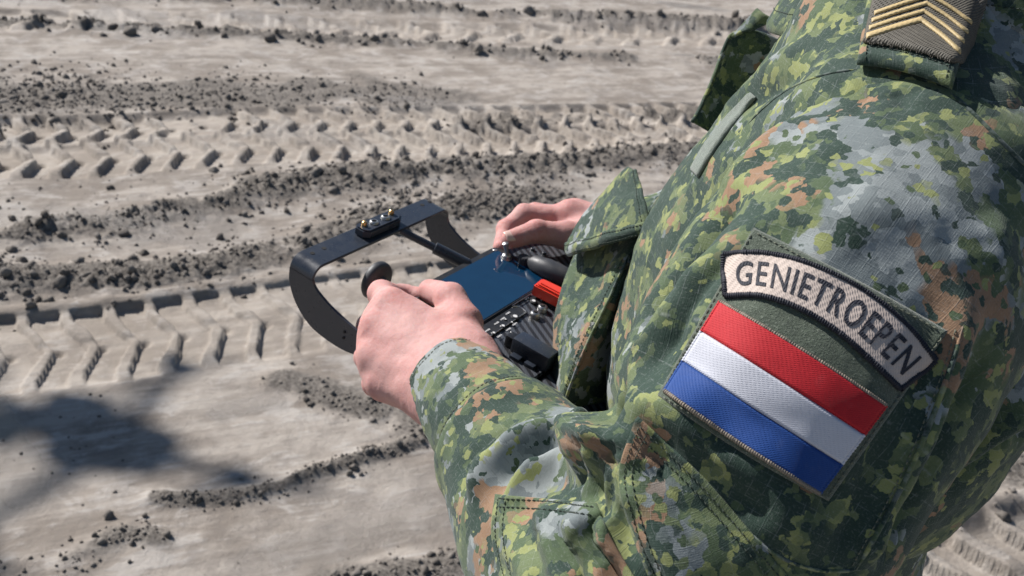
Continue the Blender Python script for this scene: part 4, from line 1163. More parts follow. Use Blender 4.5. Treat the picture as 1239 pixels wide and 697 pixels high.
# ---- right sleeve (mostly behind the pocket), trousers, boots
def sdf_chain(chain, k=0.03):
    def f_(p):
        d = None
        for (a, ra), (b, rb) in zip(chain[:-1], chain[1:]):
            c = sd_cone(p, a, b, ra, rb); d = c if d is None else smin(d, c, k)
        return d
    return f_
RW = P(735, 283, 1.035)
RSL = [(tw(0.19, -0.02, 1.46), 0.085), (tw(0.235, 0.0, 1.36), 0.08), (tw(0.235, 0.05, 1.22), 0.072), (RW + 0.35 * (tw(0.235, 0.05, 1.22) - RW), 0.058), (RW + 0.10 * (tw(0.235, 0.05, 1.22) - RW), 0.042)]
f_ = sdf_chain(RSL); lo, hi = bbox([q for q, _ in RSL], 0.11); V, Q = surface_nets(f_, lo, hi, 0.012); me = subdivide(V, Q, 1); me.name = 'right_sleeve'
attr_v(me, 'cloth', arm_coords(verts_of(me), RSL, ray(900, 400)))
vv = verts_of(me); set_verts(me, vv + normals_of(me) * (0.006 * fbm(vv * 25, 3, 5))[:, None]); o = link('sleeve', me, CAMO2, person, True)
ring_tube('cuff', CAMO3, [RW - 0.01 * nrm(RSL[-1][0] - RW), RW * .5 + RSL[-1][0] * .5, RSL[-1][0]], [0.037, 0.039, 0.041], person, ref=ZZ, nl=24, nseg=60)

FTL, FTR = tw(-0.12, 0.03, 0), tw(0.12, 0.0, 0)
def sdf_trousers(p):
    q = p - TC; x = q @ WT; y = q @ UT; z = q[:, 2]
    a = np.interp(z, [0.85, 1.0, 1.1, 1.26], [0.165, 0.178, 0.165, 0.160]); b = np.interp(z, [0.85, 1.0, 1.1, 1.26], [0.115, 0.125, 0.112, 0.108])
    e = np.sqrt((x / a) ** 2 + ((y + 0.005) / b) ** 2); d = (e - 1) * np.minimum(a, b); d = np.maximum(d, np.maximum(0.86 - z, z - 1.25))
    for s in (-1, 1):
        ft = FTL if s < 0 else FTR
        k1 = sd_cone(p, tw(0.085 * s, 0, 0.92), tw(0.105 * s, 0.03, 0.52), 0.098, 0.078); k2 = sd_cone(p, tw(0.105 * s, 0.03, 0.52), ft + [0, 0, 0.20], 0.078, 0.070)
        d = smin(d, smin(k1, k2, 0.04), 0.05)
    return d
lo, hi = bbox([tw(-.27, -.2, 0.1), tw(.27, .2, 1.27), tw(-.27, .2, .1), tw(.27, -.2, 1.27)], 0.0); V, Q = surface_nets(sdf_trousers, lo, hi, 0.016); me = subdivide(V, Q, 1); me.name = 'trousers'
vv = verts_of(me); set_verts(me, vv + normals_of(me) * (0.007 * fbm(vv * np.array([16, 16, 28]), 3, 6))[:, None]); attr_v(me, 'cloth', vv * 1.0); link('trousers', me, CAMO3, person, True)
M_BOOT = mat_black_metal('boot_leather', (0.035, 0.026, 0.020), 0.6, 0, 0.5)
for ft in (FTL, FTR):
    def f_(p, ft=ft):
        d = smin(sd_cone(p, ft + [0, 0, 0.26], ft + [0, 0, 0.09], 0.058, 0.052), sd_cone(p, ft - 0.035 * UT + [0, 0, 0.055], ft + 0.15 * UT + [0, 0, 0.045], 0.045, 0.042), 0.05)
        d = smin(d, sd_cone(p, ft + [0, 0, 0.12], ft + 0.13 * UT + [0, 0, 0.05], 0.045, 0.035), 0.03); return np.maximum(d, 0.006 - p[:, 2])
    lo, hi = bbox([ft - .12 * UT - .1 * WT, ft + .24 * UT + .1 * WT + [0, 0, .34], ft - .12 * UT + .1 * WT, ft + .24 * UT - .1 * WT], 0.02); lo[2] = -0.01
    V, Q = surface_nets(f_, lo, hi, 0.010); link('boot', pymesh('boot', V, Q), M_BOOT, person, True)

# ---- body: hands, head, neck and the figure under the clothes in one skin mesh
def finger(pts, rad): return [(P(*q) if len(q) == 3 else np.array(q), r_) for q, r_ in zip(pts, rad)]
LH = dict(
    index=finger([(474, 370, .822), (462, 356, .852), (488, 358, .874), (511, 359, .870)], [.0125, .0108, .0094, .0082]),
    middle=finger([(457, 396, .812), (448, 396, .856), (470, 402, .880), (492, 406, .874)], [.0122, .0108, .0094, .0082]),
    ring=finger([(453, 431, .802), (445, 432, .845), (464, 438, .868), (484, 440, .864)], [.0118, .0102, .0090, .0078]),
    little=finger([(464, 465, .795), (453, 464, .832), (468, 468, .852), (484, 467, .850)], [.0108, .0092, .0082, .0072]),
    thumb=finger([(556, 436, .786), (560, 392, .808), (545, 361, .828), (520, 352, .852)], [.0165, .0148, .0125, .0098]))
LWR, LWU, LWM = P(566, 436, .775), P(527, 476, .764), P(547, 457, .765); LF = P(612, 540, .690)
RH = dict(
    index=finger([(686, 262, 1.020), (634, 259, 1.016), (612, 277, .998), (606, 299, .980)], [.0125, .0092, .0085, .0076]),
    middle=finger([(694, 262, 1.036), (648, 258, 1.036), (626, 273, 1.016), (618, 291, 1.000)], [.0122, .0098, .0088, .0078]),
    ring=finger([(702, 266, 1.046), (664, 262, 1.044), (644, 275, 1.026), (647, 286, 1.010)], [.0116, .0095, .0086, .0076]),
    little=finger([(708, 272, 1.052), (680, 270, 1.046), (664, 280, 1.028), (667, 288, 1.014)], [.0108, .0090, .0080, .0072]),
    thumb=finger([(722, 291, 1.000), (684, 285, .985), (648, 280, .974), (617, 290, .964)], [.0165, .0128, .0108, .0088]))
RWR, RWU, RWM = P(735, 292, 1.012), P(742, 276, 1.05), P(740, 284, 1.03); RF = P(800, 296, 1.03)
def sdf_hand(H, wr, wu, wm, fa, back, nail=True):
    """back: direction from the palm to the back of the hand"""
    def f_(p):
        palm = None
        for nm, w_ in (('index', wr * .75 + wm * .25), ('middle', wm * .8 + wr * .2), ('ring', wm * .7 + wu * .3), ('little', wu)):
            a, ra = H[nm][0]; c = sd_cone(p, w_ - back * .002, a, 0.0165, ra); c = np.minimum(c, 1e9)
            c2 = sd_cone(p, w_ - back * .012, a - back * .010, 0.015, 0.0115); c = smin(c, c2, 0.012); palm = c if palm is None else smin(palm, c, 0.024)
        T = H['thumb']
        th = sd_cone(p, T[0][0], T[1][0], T[0][1], T[1][1]); palm = smin(palm, th, 0.018)
        palm = smin(palm, sd_cone(p, T[0][0] * .7 + T[1][0] * .3, H['index'][0][0] * .8 + wr * .2 - back * .008, 0.012, 0.0095), 0.014)
        arm = smin(sd_cone(p, wr, fa + (wr - wm) * .9, 0.0195, 0.022), sd_cone(p, wu, fa + (wu - wm) * .9, 0.0195, 0.022), 0.02)
        d = smin(palm, arm, 0.022)
        d = smin(d, sd_cone(p, T[1][0], T[2][0], T[1][1], T[2][1]), 0.007); tipd = sd_cone(p, T[2][0], T[3][0], T[2][1], T[3][1]); d = smin(d, tipd, 0.004)
        # knuckle heads and extensor tendons
        for nm in ('index', 'middle', 'ring', 'little'):
            j = H[nm]; k = sd_cone(p, j[0][0] + back * .0030, j[0][0] + back * .0031 + 1e-4, j[0][1] * .86, j[0][1] * .86); d = smin(d, k, 0.008)
            w_ = wm + (wr - wm) * {'index': .4, 'middle': .1, 'ring': -.3, 'little': -.7}[nm]
            d = smin(d, sd_cone(p, w_ + back * .014, j[0][0] + back * (j[0][1] * .62), 0.003, 0.0030), 0.012)
            fd = smin(sd_cone(p, j[0][0], j[1][0], j[0][1] * .95, j[1][1]), sd_cone(p, j[1][0], j[2][0], j[1][1], j[2][1]), 0.006)
            fd = smin(fd, sd_cone(p, j[2][0], j[3][0], j[2][1], j[3][1]), 0.005)
            d = smin(d, fd, 0.0045)
        return d + 0.0006 * fbm(p * 105, 3, 4)
    return f_
def hand_mesh(H, wr, wu, wm, fa, back, h=0.0017):
    f_ = sdf_hand(H, wr, wu, wm, fa, back); pts = [q for nm in H for q, _ in H[nm]] + [wr, wu, fa]; lo, hi = bbox(pts, 0.026)
    V, Q = surface_nets(f_, lo, hi, h)
    red = np.zeros(len(V))
    for nm in H:
        for i, (q, r_) in enumerate(H[nm]):
            if nm == 'thumb' and i == 0: continue
            red = np.maximum(red, (0.75 if i else 0.85) * np.exp(-(np.linalg.norm(V - q, axis=1) / (r_ * 1.35)) ** 2))
    red = np.clip(red + 0.55 * fbm(V * 45, 4, 7) + 0.14, 0, 1)
    return V, Q, red
backL = nrm(CAM - P(500, 420, .8)); backL = nrm(backL + 0.25 * nrm(P(440, 420, .8) - P(500, 420, .8)))
backR = nrm(np.cross(RH['index'][0][0] - RWM, RH['little'][0][0] - RH['index'][0][0])); 
if backR[2] < 0: backR = -backR
parts = [hand_mesh(LH, LWR, LWU, LWM, LF, backL), hand_mesh(RH, RWR, RWU, RWM, RF, backR, 0.0021)]
HC = tw(0.0, 0.035, 1.735); gaze = nrm(0.86 * UT - 0.5 * ZZ); hup = nrm(ZZ - gaze * (gaze @ ZZ)); hx = WT
def hp(x, y, z): return HC + x * hx + y * gaze + z * hup
def sdf_head(p):
    q = p - HC; x, y, z = q @ hx, q @ gaze, q @ hup
    e = np.sqrt((x / .076) ** 2 + ((y + .012) / .098) ** 2 + ((z - .03) / .092) ** 2); d = (e - 1) * .076
    d = smin(d, sd_cone(p, hp(0, .045, -.045), hp(0, .062, -.095), .052, .026), .05)          # face and chin
    d = smin(d, sd_cone(p, hp(-.045, .02, -.07), hp(0, .06, -.095), .022, .020), .03); d = smin(d, sd_cone(p, hp(.045, .02, -.07), hp(0, .06, -.095), .022, .020), .03)
    d = smin(d, sd_cone(p, hp(0, .090, .012), hp(0, .108, -.028), .007, .013), .012)           # nose
    d = smin(d, sd_cone(p, hp(-.035, .078, .026), hp(.035, .078, .026), .012, .012), .02)       # brow
    d = smin(d, sd_cone(p, hp(-.018, .088, -.062), hp(.018, .088, -.062), .007, .007), .010)    # lips
    for s in (-1, 1):
        d = smin(d, sd_cone(p, hp(.078 * s, -.015, .015), hp(.076 * s, -.008, -.025), .014, .009), .006)
        d = -smin(-d, sd_cone(p, hp(.032 * s, .098, .006), hp(.033 * s, .098, .005), .013, .013), .012)
        d = smin(d, sd_cone(p, hp(.032 * s, .082, .006), hp(.0321 * s, .082, .005), .0115, .0115), .003)
    d = smin(d, sd_cone(p, hp(0, -.03, -.05), tw(0, -.015, 1.52), .058, .062), .03)
    # the figure under the clothes
    d = smin(d, sd_cone(p, tw(0, -.01, 1.45), tw(0, -.01, 1.05), .10, .09), .06)
    d = smin(d, sd_cone(p, tw(-.15, -.02, 1.47), tw(.15, -.02, 1.47), .045, .045), .05)
    for ch in (SLP, RSL):
        for (a, ra), (b, rb) in zip(ch[:-1], ch[1:]): d = smin(d, sd_cone(p, a, b, ra * .5, rb * .5), .03)
    for s in (-1, 1):
        ft = FTL if s < 0 else FTR
        d = smin(d, sd_cone(p, tw(.07 * s, 0, 1.05), tw(.1 * s, .03, .52), .075, .05), .05); d = smin(d, sd_cone(p, tw(.1 * s, .03, .52), ft + [0, 0, .12], .05, .035), .03)
    return d
lo, hi = bbox([tw(-.3, -.16, .05), tw(.3, .3, 1.9), tw(-.3, .3, .05), tw(.3, -.16, 1.9)] + [q for q, _ in SLP] + [RW], 0.05)
V, Q = surface_nets(sdf_head, lo, hi, 0.011, 2); parts.append((V, Q, np.full(len(V), .25)))
off = 0; VV = []; QQ = []; RR = []
for V, Q, r_ in parts: VV.append(V); QQ.append(Q + off); RR.append(r_); off += len(V)
me = pymesh('body', np.vstack(VV), np.vstack(QQ)); attr_f(me, 'red', np.concatenate(RR))
body = link('body', me, mat_skin(), person, True)
# hair
def sdf_hair(p):
    q = p - HC; x, y, z = q @ hx, q @ gaze, q @ hup
    e = np.sqrt((x / .082) ** 2 + ((y + .014) / .104) ** 2 + ((z - .034) / .097) ** 2); d = (e - 1) * .082 + 0.0025 * fbm(p * 90, 3, 2)
    return np.maximum(d, np.maximum(0.05 - z + (y + .02) * 0.55 - np.clip(-y, 0, .1) * 1.0, y - .075))
lo, hi = bbox([hp(-.1, -.13, -.06), hp(.1, .12, .15), hp(-.1, .12, .15), hp(.1, -.13, -.06)], 0.02); V, Q = surface_nets(sdf_hair, lo, hi, 0.006, 1)
link('hair', pymesh('hair', V, Q), mat_plain('short_brown_hair', (0.10, 0.065, 0.035), 0.7, var=.4, bump=1.0, bscale=900), person, True)
# thumb nail on the far hand
def nail(tip, base, up, w, l, name='fingernail'):
    ax = nrm(tip - base); side = nrm(np.cross(ax, up)); upn = np.cross(side, ax); g = np.zeros((12, 10, 3))
    for i, s in enumerate(np.linspace(-.5, .5, 12)):
        for j, t in enumerate(np.linspace(-1, 1, 10)): g[i, j] = tip + ax * (s * l) + side * (t * w * .5 * (1 - .25 * max(0, s) ** 2 * 4)) - upn * (abs(t) ** 2 * w * .16) + upn * 0.0
    k = NT('nail', 0.25, 0.5); k.bsdf(Base_Color=k.mix(k.noise(k.obj(), 200, 2), (0.62, 0.40, 0.33), (0.72, 0.52, 0.45)), Coat_Weight=0.3)
    return sheet(name, k.m, g, 0.0006, body, edge=0.0012)
tb, tt = RH['thumb'][2][0], RH['thumb'][3][0]; nup = nrm(nrm(CAM - tt) + 0.55 * nrm(P(617, 200, .97) - tt))
nail(tt + nup * 0.0083 - nrm(tt - tb) * 0.002, tb, nup, 0.013, 0.0145)
# ------------------------------------------------------------------ the remote controller
CW = nrm([0.52, 0.855, 0]); CU0 = np.array([-CW[1], CW[0], 0]); TAU = math.radians(8)
CU = math.cos(TAU) * CU0 + math.sin(TAU) * ZZ; CN = np.cross(CW, CU); CO = P(603, 302, 0.97)
rot = Matrix(((CW[0], CU[0], CN[0]), (CW[1], CU[1], CN[1]), (CW[2], CU[2], CN[2])))
ctrl = empty('remote_controller', CO, rot)
tag(ctrl, 'black carbon fibre remote controller with dark screen and curved carrying handle, held in both hands', 'controller')
def cl(x, y, h=0.0):
    """pixel -> controller plane coordinates at height h"""
    v = ray(x, y); o = CO + CN * h; p = CAM + v * (((o - CAM) @ CN) / (v @ CN)) - CO; return np.array([p @ CW, p @ CU, h])
M_CF = mat_carbon()
M_BLK = mat_black_metal('black_coated_metal', (0.024, 0.030, 0.042), 0.30, 0.0, 0.05)
M_PLA = mat_black_metal('black_plastic', (0.014, 0.015, 0.017), 0.42, 0.0, 0.08)
M_RUB = mat_black_metal('black_rubber', (0.035, 0.037, 0.042), 0.48, 0.0, 0.16)
M_STEEL = mat_plain('steel', (0.40, 0.40, 0.39), 0.40, 1.0, 0.08)
M_BRASS = mat_plain('brass', (0.60, 0.40, 0.17), 0.30, 1.0, 0.08)
M_DARK = mat_plain('dark_hole', (0.004, 0.004, 0.004), 0.8)
M_PRINT = mat_plain('white_print', (0.62, 0.62, 0.62), 0.6, 0, 0.1)
k = NT('screen_glass', 0.045, 0.5); c = k.obj(); sm = k.noise(c, 38, 5, 0.6, 1.0)
k.bsdf(Base_Color=k.mix(sm, (0.002, 0.022, 0.055), (0.004, 0.034, 0.080)), Roughness=k.ramp(sm, 0.35, 0.7, 0.03, 0.11)); k.b.inputs['IOR'].default_value = 1.9
M_SCR = k.m
k = NT('red_plastic', 0.45, 0.5); c = k.obj(); k.bsdf(Base_Color=k.mix(k.noise(c, 120, 4), (0.62, 0.035, 0.018), (0.75, 0.06, 0.03)), Normal=k.bump(k.noise(c, 600, 3), 0.15, 0.0005)); M_REDP = k.m

def rrect(x0, x1, y0, y1, r, n=5):
    out = []
    for cx, cy, a0 in ((x1 - r, y1 - r, 0), (x0 + r, y1 - r, 90), (x0 + r, y0 + r, 180), (x1 - r, y0 + r, 270)):
        for a in np.radians(np.linspace(a0, a0 + 90, n)): out.append((cx + r * math.cos(a), cy + r * math.sin(a)))
    return out
MB().prism([(-0.165, -0.132), (-0.150, -0.1345), (0.075, -0.1345), (0.098, -0.115), (0.102, -0.03), (0.085, 0.004), (-0.160, 0.004), (-0.168, -0.02)], -0.0070, -0.0025, 0.0006).build('carbon_plate', M_CF, ctrl, angle=20)
MB().prism([(-0.162, -0.215), (0.070, -0.215), (0.072, -0.1375), (-0.158, -0.1375)], -0.0105, -0.0060, 0.0006).build('rear_carbon_plate', M_CF, ctrl, angle=20)
MB().prism(rrect(-0.150, 0.070, -0.205, -0.006, 0.012), -0.046, -0.0108, 0.003).build('housing', M_PLA, ctrl, angle=30)
MB().prism(rrect(-0.128, 0.0045, -0.0640, 0.0065, 0.008), -0.0105, 0.0, 0.0012).build('screen_bezel', M_PLA, ctrl, angle=30)
MB().prism(rrect(-0.121, -0.0025, -0.0615, 0.0000, 0.003), -0.001, 0.0004, 0.0002).build('screen', M_SCR, ctrl, angle=20)
# label strips under the screen with a polished rim
A_ = [tuple(cl(x, y)[:2]) for x, y in ((585, 404), (618.8, 374.2), (630.5, 378.5), (634.5, 384.5), (604.5, 409))]
sA = [(-0.128, -0.0652), (-0.0705, -0.0652), (-0.0650, -0.0700), (-0.0665, -0.0775), (-0.128, -0.0785)]
MB().prism(sA, -0.003, -0.0008, 0.0003).build('label_plate', M_PLA, ctrl, angle=20)
rim = MB(); rim.tube([(x, y, -0.0006) for x, y in spline([(-0.0700, -0.0652), (-0.0660, -0.0680), (-0.0648, -0.0720), (-0.0665, -0.0775)], 14)], 0.0006, 6); rim.tube([(-0.0665, -0.0777, -0.0008), (-0.128, -0.0787, -0.0008)], 0.00045, 6); rim.build('plate_rim', M_STEEL, ctrl)
MB().prism([(-0.046, -0.0652), (0.0, -0.0652), (0.0, -0.080), (-0.046, -0.080)], -0.003, -0.0008, 0.0003).build('label_plate', M_PLA, ctrl, angle=20)
r2 = MB(); r2.tube([(-0.070, -0.0646, 0.0002), (0.0, -0.0646, 0.0002)], 0.00045, 6); r2.build('plate_rim', M_STEEL, ctrl)
for zx, zy in ((175, 600), (270, 525), (335, 478), (390, 420), (300, 660), (395, 590), (460, 535), (590, 262), (655, 220), (757, 272)):
    s_, t_, _ = cl(570 + zx / 8.715, 330 + zy / 8.715); mb = MB(); x = s_ - 0.0033
    for q in range(7):                                      # tiny illegible lettering: strokes of uneven height
        wd = rng.uniform(.00045, .0007); hh = rng.uniform(.0006, .0010); mb.box((x, t_ - hh, -0.0006), (x + wd, t_ + hh * .8, -0.00042)); x += wd + .00035
    mb.build('print_mark', M_PRINT, ctrl, smooth=False)
for zx, zy, r_ in ((240, 632, .0012), (338, 558, .0014), (363, 490, .0008), (430, 520, .0008), (465, 458, .0020), (660, 295, .0017)):
    s_, t_, _ = cl(570 + zx / 8.715, 330 + zy / 8.715)
    o = MB().lathe([(r_ * 1.9, -.0016), (r_ * 1.9, -.0004), (r_ * 1.5, 0.0)], (s_, t_, 0), seg=18).build('button', M_PLA, ctrl)
    MB().lathe([(r_, -.0003), (r_, .00025)], (s_, t_, 0), seg=14).build('print_mark', M_PRINT, o)
for x, y in ((647.8, 379.5), (656.8, 372.0)):
    s_, t_, _ = cl(x, y, 0.001)
    o = MB().lathe([(.0044, -.004), (.0046, .0005), (.0042, .0018), (.0034, .0026), (.0022, .0028), (.0020, .0008), (.0003, .0006)], (s_, t_, 0), seg=24).build('bolt', M_STEEL, ctrl)
    MB().lathe([(.0019, .0006), (.0019, .0011)], (s_, t_, 0), seg=6).build('socket', M_DARK, o)
# red guard
rg2 = MB(); rg2.prism([(-0.0425, -0.0665), (-0.0275, -0.0650), (-0.0235, -0.0960), (-0.0300, -0.1080), (-0.0400, -0.1060)], 0.0010, 0.0125, 0.0012)
rg2.build('red_guard', M_REDP, ctrl, angle=25)
rg3 = MB(); rg3.prism([(-0.0405, -0.0690), (-0.0295, -0.0680), (-0.0275, -0.0900), (-0.0400, -0.0930)], 0.0120, 0.0150, 0.0018); rg3.build('red_guard_top', M_REDP, ctrl, angle=25)
MB().box((-0.038, -0.104, -0.003), (-0.026, -0.07, 0.002)).build('guard_base', M_PLA, ctrl)
# rubber lever, knurled knob, bat toggle
mb = MB(); mb.tube([(0.0005, -0.034, 0.004), (0.000, -0.040, 0.0055), (0.0005, -0.055, 0.0065), (0.002, -0.072, 0.006), (0.004, -0.086, 0.004)], [.0035, .0078, .0098, .0098, .0055], 20); mb.build('rubber_lever', M_RUB, ctrl, angle=60)
mb = MB(); mb.tube([(0.0045, -0.046, 0.005), (0.006, -0.060, 0.0085), (0.008, -0.080, 0.007)], [.003, .0062, .004], 14); mb.build('lever_back', M_PLA, ctrl, angle=60)
kn = MB(); prof = []; 
for a in range(28):
    an = 2 * math.pi * a / 28; prof.append((0.0052 + (0.0005 if a % 2 else -0.0002)) * np.array([math.cos(an), math.sin(an)]) + [-0.0005, -0.0290])
kn.prism([tuple(p) for p in prof], -0.002, 0.0075, 0.0006); kn.build('knurled_knob', M_RUB, ctrl, angle=15)
def toggle(s_, t_, tip, parent):
    o = MB().lathe([(.0058, -.003), (.0058, -.0005), (.0052, .0012), (.0045, .0014), (.0042, .0035), (.0030, .0045)], (s_, t_, 0), seg=24).build('toggle_switch', M_STEEL, parent)
    b = np.array([s_, t_, .004]); tip = np.array(tip); MB().tube([b, b + (tip - b) * .3, b + (tip - b) * .7, b + (tip - b) * .93, tip], [.0017, .0019, .0026, .0029, .0012], 14).build('toggle_lever', M_STEEL, o, angle=60)
toggle(-0.0070, -0.0140, (-0.0092, -0.0105, 0.0165), ctrl)
for x, y in ((599, 303), (659, 305), (645, 300), (676, 318)):
    s_, t_, _ = cl(x, y); MB().lathe([(.0022, -.004), (.0022, .0003), (.0016, .0007), (.0004, .0004)], (s_, t_, -0.0008 if x != 599 else 0.0002), seg=14).build('screw', M_STEEL if x == 599 else M_BLK, ctrl)
# black box and clip slots on the near plate
MB().box((-0.1265, -0.1370, -0.002), (-0.1100, -0.1010, 0.0125), 0.0022).build('black_box', M_BLK, ctrl)
MB().box((-0.1225, -0.1010, -0.002), (-0.1130, -0.0925, 0.0085), 0.0012).build('box_bracket', M_PLA, ctrl)
for x, y in ((624, 433.5), (641.5, 442.5)):
    s_, t_, _ = cl(x, y, -0.002); MB().box((s_ - .0035, t_ - .0045, -0.003), (s_ + .0035, t_ + .0045, 0.0006), 0.0004).build('clip', M_BLK, ctrl)
s_, t_, _ = cl(619.5, 402.5); MB().lathe([(.0016, -.004), (.0016, .0004), (.001, .0008)], (s_, t_, 0), seg=12).build('screw', M_STEEL, ctrl)

# carrying handle: one strip of sheet metal, a flat bar bent down into two curved arms
h = empty('carrying_handle', (0, 0, 0)); h.parent = ctrl
H0 = 0.0195; S0, S1 = -0.1900, -0.0040; TF, TN = 0.0850, 0.0590; TH = 0.0026; RB = 0.012
bar = MB(); path = []
for a in np.linspace(0, 1, 9): an = math.pi / 2 * a; path.append((S0 + RB - RB * math.cos(an), H0 - RB + RB * math.sin(an)))
pathR = [(S1 - (x - S0), z) for x, z in path][::-1]; full = path + pathR
Vb = []; 
for i, (x, z) in enumerate(full):
    a = full[max(0, i - 1)]; b = full[min(len(full) - 1, i + 1)]; tx, tz = b[0] - a[0], b[1] - a[1]; l = math.hypot(tx, tz); nx, nz = -tz / l, tx / l
    Vb += [(x, TF, z), (x, TN, z), (x - nx * TH, TN, z - nz * TH), (x - nx * TH, TF, z - nz * TH)]
Fb = []
for i in range(len(full) - 1):
    for q in range(4): a, b = q, (q + 1) % 4; Fb.append((i * 4 + a, i * 4 + b, i * 4 + 4 + b, i * 4 + 4 + a)[::-1])
Fb += [(0, 1, 2, 3), tuple(len(Vb) - 4 + q for q in (3, 2, 1, 0))]
bar.add(np.array(Vb), Fb); bo = bar.build('handle_bar', M_BLK, h, angle=30)
bv = bo.modifiers.new('bevel', 'BEVEL'); bv.width = 0.0005; bv.segments = 2; bv.limit_method = 'ANGLE'; bv.angle_limit = math.radians(50)
outer_ = spline([(TF, H0 - RB), (0.0835, -0.006), (0.073, -0.0235), (0.053, -0.0365), (0.022, -0.0395), (-0.005, -0.0345), (-0.045, -0.027)], 30)
inner_ = spline([(TN, H0 - RB), (0.055, 0.002), (0.0430, -0.004), (0.0290, -0.0085), (0.004, -0.0135), (-0.015, -0.0125), (-0.045, -0.009)], 30)
for sx, sg_ in ((S0, 1), (S1, -1)):
    Va = []; 
    for k_, (a, b) in enumerate(zip(outer_, inner_)):
        for q in np.linspace(0, 1, 4): p = a * (1 - q) + b * q; Va.append((sx, p[0], p[1]))
    n_ = len(Va); Va2 = [(x + sg_ * TH, y, z) for x, y, z in Va]; Fa = []
    for i in range(29):
        for q in range(3): a = i * 4 + q; Fa += [(a, a + 1, a + 5, a + 4), (a + n_, a + 4 + n_, a + 5 + n_, a + 1 + n_)]
        for q in (0, 3): a = i * 4 + q; Fa.append((a, a + 4, a + 4 + n_, a + n_))
    Fa += [(116, 117, 117 + n_, 116 + n_), (117, 118, 118 + n_, 117 + n_), (118, 119, 119 + n_, 118 + n_)]
    me = pymesh('handle_arm', np.array(Va + Va2), Fa); bm = bmesh.new(); bm.from_mesh(me); bmesh.ops.recalc_face_normals(bm, faces=bm.faces[:]); bm.to_mesh(me); bm.free()
    ao = link('handle_arm', me, M_BLK, h, smooth=False)
    for tt, nn_ in ((0.018, -0.021), (0.018, -0.027)):
        MB().lathe([(.0012, -.0002), (.0012, .0006)], (sx - sg_ * .0003, tt, nn_), (-sg_, 0, 0), 10).build('screw_hole', M_DARK, h)
    MB().box((min(sx + sg_ * TH, sx + sg_ * .032), -0.045, -0.028), (max(sx + sg_ * TH, sx + sg_ * .032), -0.020, -0.011), 0.001).build('arm_bracket', M_PLA, h)
for x, y in ((378, 306.5), (392, 300.5), (511, 248), (520, 244)):
    s_, t_, _ = cl(x, y, H0); MB().lathe([(.0021, -.0004), (.0021, .0003)], (s_, t_, H0), seg=14).build('screw_hole', M_DARK, h)
# bracket with bolts on the bar, telescopic strut below it
s_, t_, _ = cl(458, 269, H0 + .006); BS, BT = s_, t_
mb = MB(); mb.prism([(BS + x, BT + y) for x, y in ((-.026, -.0045), (-.021, -.0095), (.019, -.0095), (.026, -.005), (.026, .004), (.020, .0075), (-.021, .0075), (-.026, .004))], H0 + .0002, H0 + .0085, .0014); brk = mb.build('bracket', M_BLK, h, angle=30)
for dx, kind in ((-.0078, 0), (.0078, 0), (-.0185, 1), (.0180, 1)):
    c_ = (BS + dx, BT - .001 + (0.002 if kind else 0), H0 + .0085)
    if kind == 0:
        o = MB().lathe([(.0042, -.002), (.0044, .0004), (.0040, .0015), (.0032, .0022), (.0021, .0022), (.0020, .0008), (.0003, .0006)], c_, seg=20).build('bolt', M_STEEL, h); MB().lathe([(.0019, .0006), (.0019, .0010)], c_, seg=6).build('socket', M_DARK, h)
    else: MB().lathe([(.0024, -.002), (.0026, .001), (.0022, .0034), (.0012, .0042)], c_, seg=14).build('brass_pin', M_BRASS, h)
a = np.array([BS + .020, TN + .003, H0 - .004]); b = np.array([-0.0420, 0.0045, -0.0035]); dv = b - a
so = MB().tube([a, a + dv * .52], .0036, 16).build('strut', M_BLK, h, angle=40)
MB().tube([a + dv * .50, a + dv * .505, a + dv * .99], [.0046, .0056, .0056], 18).build('strut_sleeve', M_BLK, h, angle=40); MB().tube([a + dv * .97, a + dv * 1.06], .0042, 12).build('strut_end', M_PLA, h, angle=40)
# left stick with its disc-shaped head, leaning out of the hand
def wl_(p): q = np.asarray(p) - CO; return np.array([q @ CW, q @ CU, q @ CN])
d0 = wl_(P(459, 341, .885)); d1 = wl_(P(503, 364, .868)); ax = nrm(d0 - d1)
ls = MB().lathe([(.0045, -.006), (.0060, -.002), (.0146, -.0018), (.0166, -.0005), (.0175, .0015), (.0175, .0048), (.0166, .0062), (.0150, .0066), (.0005, .0066)], d0, ax, 40).build('stick_head', M_RUB, ctrl, angle=40)
MB().tube([d0, d1], [.0040, .0040], 16).build('stick_shaft', M_PLA, ctrl, angle=40)
MB().tube([d1, d1 * .5 + np.array([-0.134, -0.012, .006]) * .5, (-0.134, -0.012, -0.004)], [.0040, .0042, .0080], 16).build('stick_base', M_RUB, ctrl, angle=40)
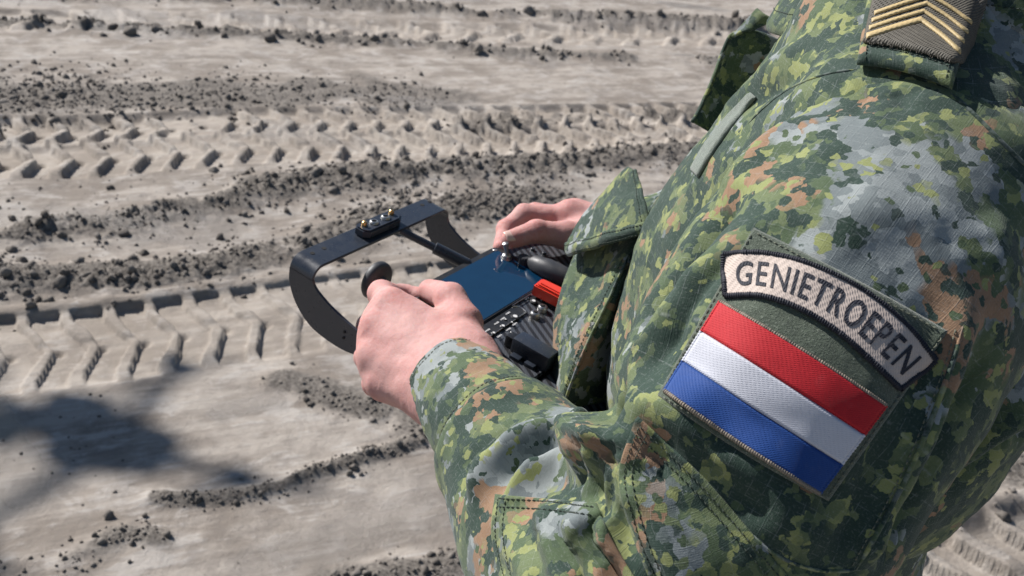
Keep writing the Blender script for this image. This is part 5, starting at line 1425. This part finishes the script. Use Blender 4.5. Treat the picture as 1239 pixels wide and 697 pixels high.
# ------------------------------------------------------------------ multirotor hovering above the frame, its shadow lies on the mud
def build_drone():
    g = G(135, 535); alt = 5.6; c = g + SUN * (alt / SUN[2])
    ends = [G(290, 577), G(214, 434), G(-60, 455), G(-45, 645)]
    d = empty('drone', c); tag(d, 'dark four-rotor drone hovering above, casting its shadow on the mud', 'drone')
    m = mat_black_metal('drone_shell', (0.03, 0.03, 0.033), 0.45, 0, 0.1)
    ax = nrm(G(20, 520) - G(200, 540)); bx = np.array([-ax[1], ax[0], 0])
    M4 = np.eye(4); M4[:3, 0] = ax; M4[:3, 1] = bx
    MB().box((-.14, -.09, -.05), (.15, .10, .06), .03, M4).build('body', m, d)
    MB().box((-.02, -.13, -.16), (.13, .06, -.05), .02, M4).build('battery', m, d)
    MB().box((.15, -.03, -.14), (.52, .11, -.06), .03, M4).build('shadow_payload', m, d)  # unseen box added to the drone, stretched to widen its shadow on the mud
    for k_, e in enumerate(ends):
        v = e - g; L = np.linalg.norm(v); dv = v / L
        a = MB().tube([dv * .10, dv * L], [.030, .020], 12).build('arm', m, d)
        MB().lathe([(.03, -.04), (.045, -.03), (.045, .03), (.02, .045)], dv * L, seg=16).build('motor', m, d)
        an = 0.7 * k_ + .3
        for s in (1, -1):
            bl = np.array([math.cos(an), math.sin(an), 0]) * s; nb = np.array([-bl[1], bl[0], 0]); V_ = []
            for q in np.linspace(0, 1, 8):
                w_ = .022 * (0.6 + 1.4 * q) * (1 - .5 * q ** 3); p = dv * L + bl * (.02 + .15 * q) + np.array([0, 0, .05]); V_ += [p + nb * w_ + [0, 0, .004], p - nb * w_ - [0, 0, .004], p - nb * w_ - [0, 0, .007], p + nb * w_ + [0, 0, .001]]
            Fc = []
            for i in range(7):
                for q in range(4): Fc.append((i * 4 + q, i * 4 + (q + 1) % 4, i * 4 + 4 + (q + 1) % 4, i * 4 + 4 + q))
            Fc += [(3, 2, 1, 0), (28, 29, 30, 31)]
            MB().add(np.array(V_), Fc).build('rotor_blade', m, d)
    for s in (-1, 1):
        MB().tube([(s * .1, 0, -.05), (s * .2, 0, -.28)], .010, 8).build('landing_leg', m, d); MB().tube([(s * .2, -.18, -.28), (s * .2, .18, -.28)], .011, 8).build('landing_skid', m, d)
build_drone()
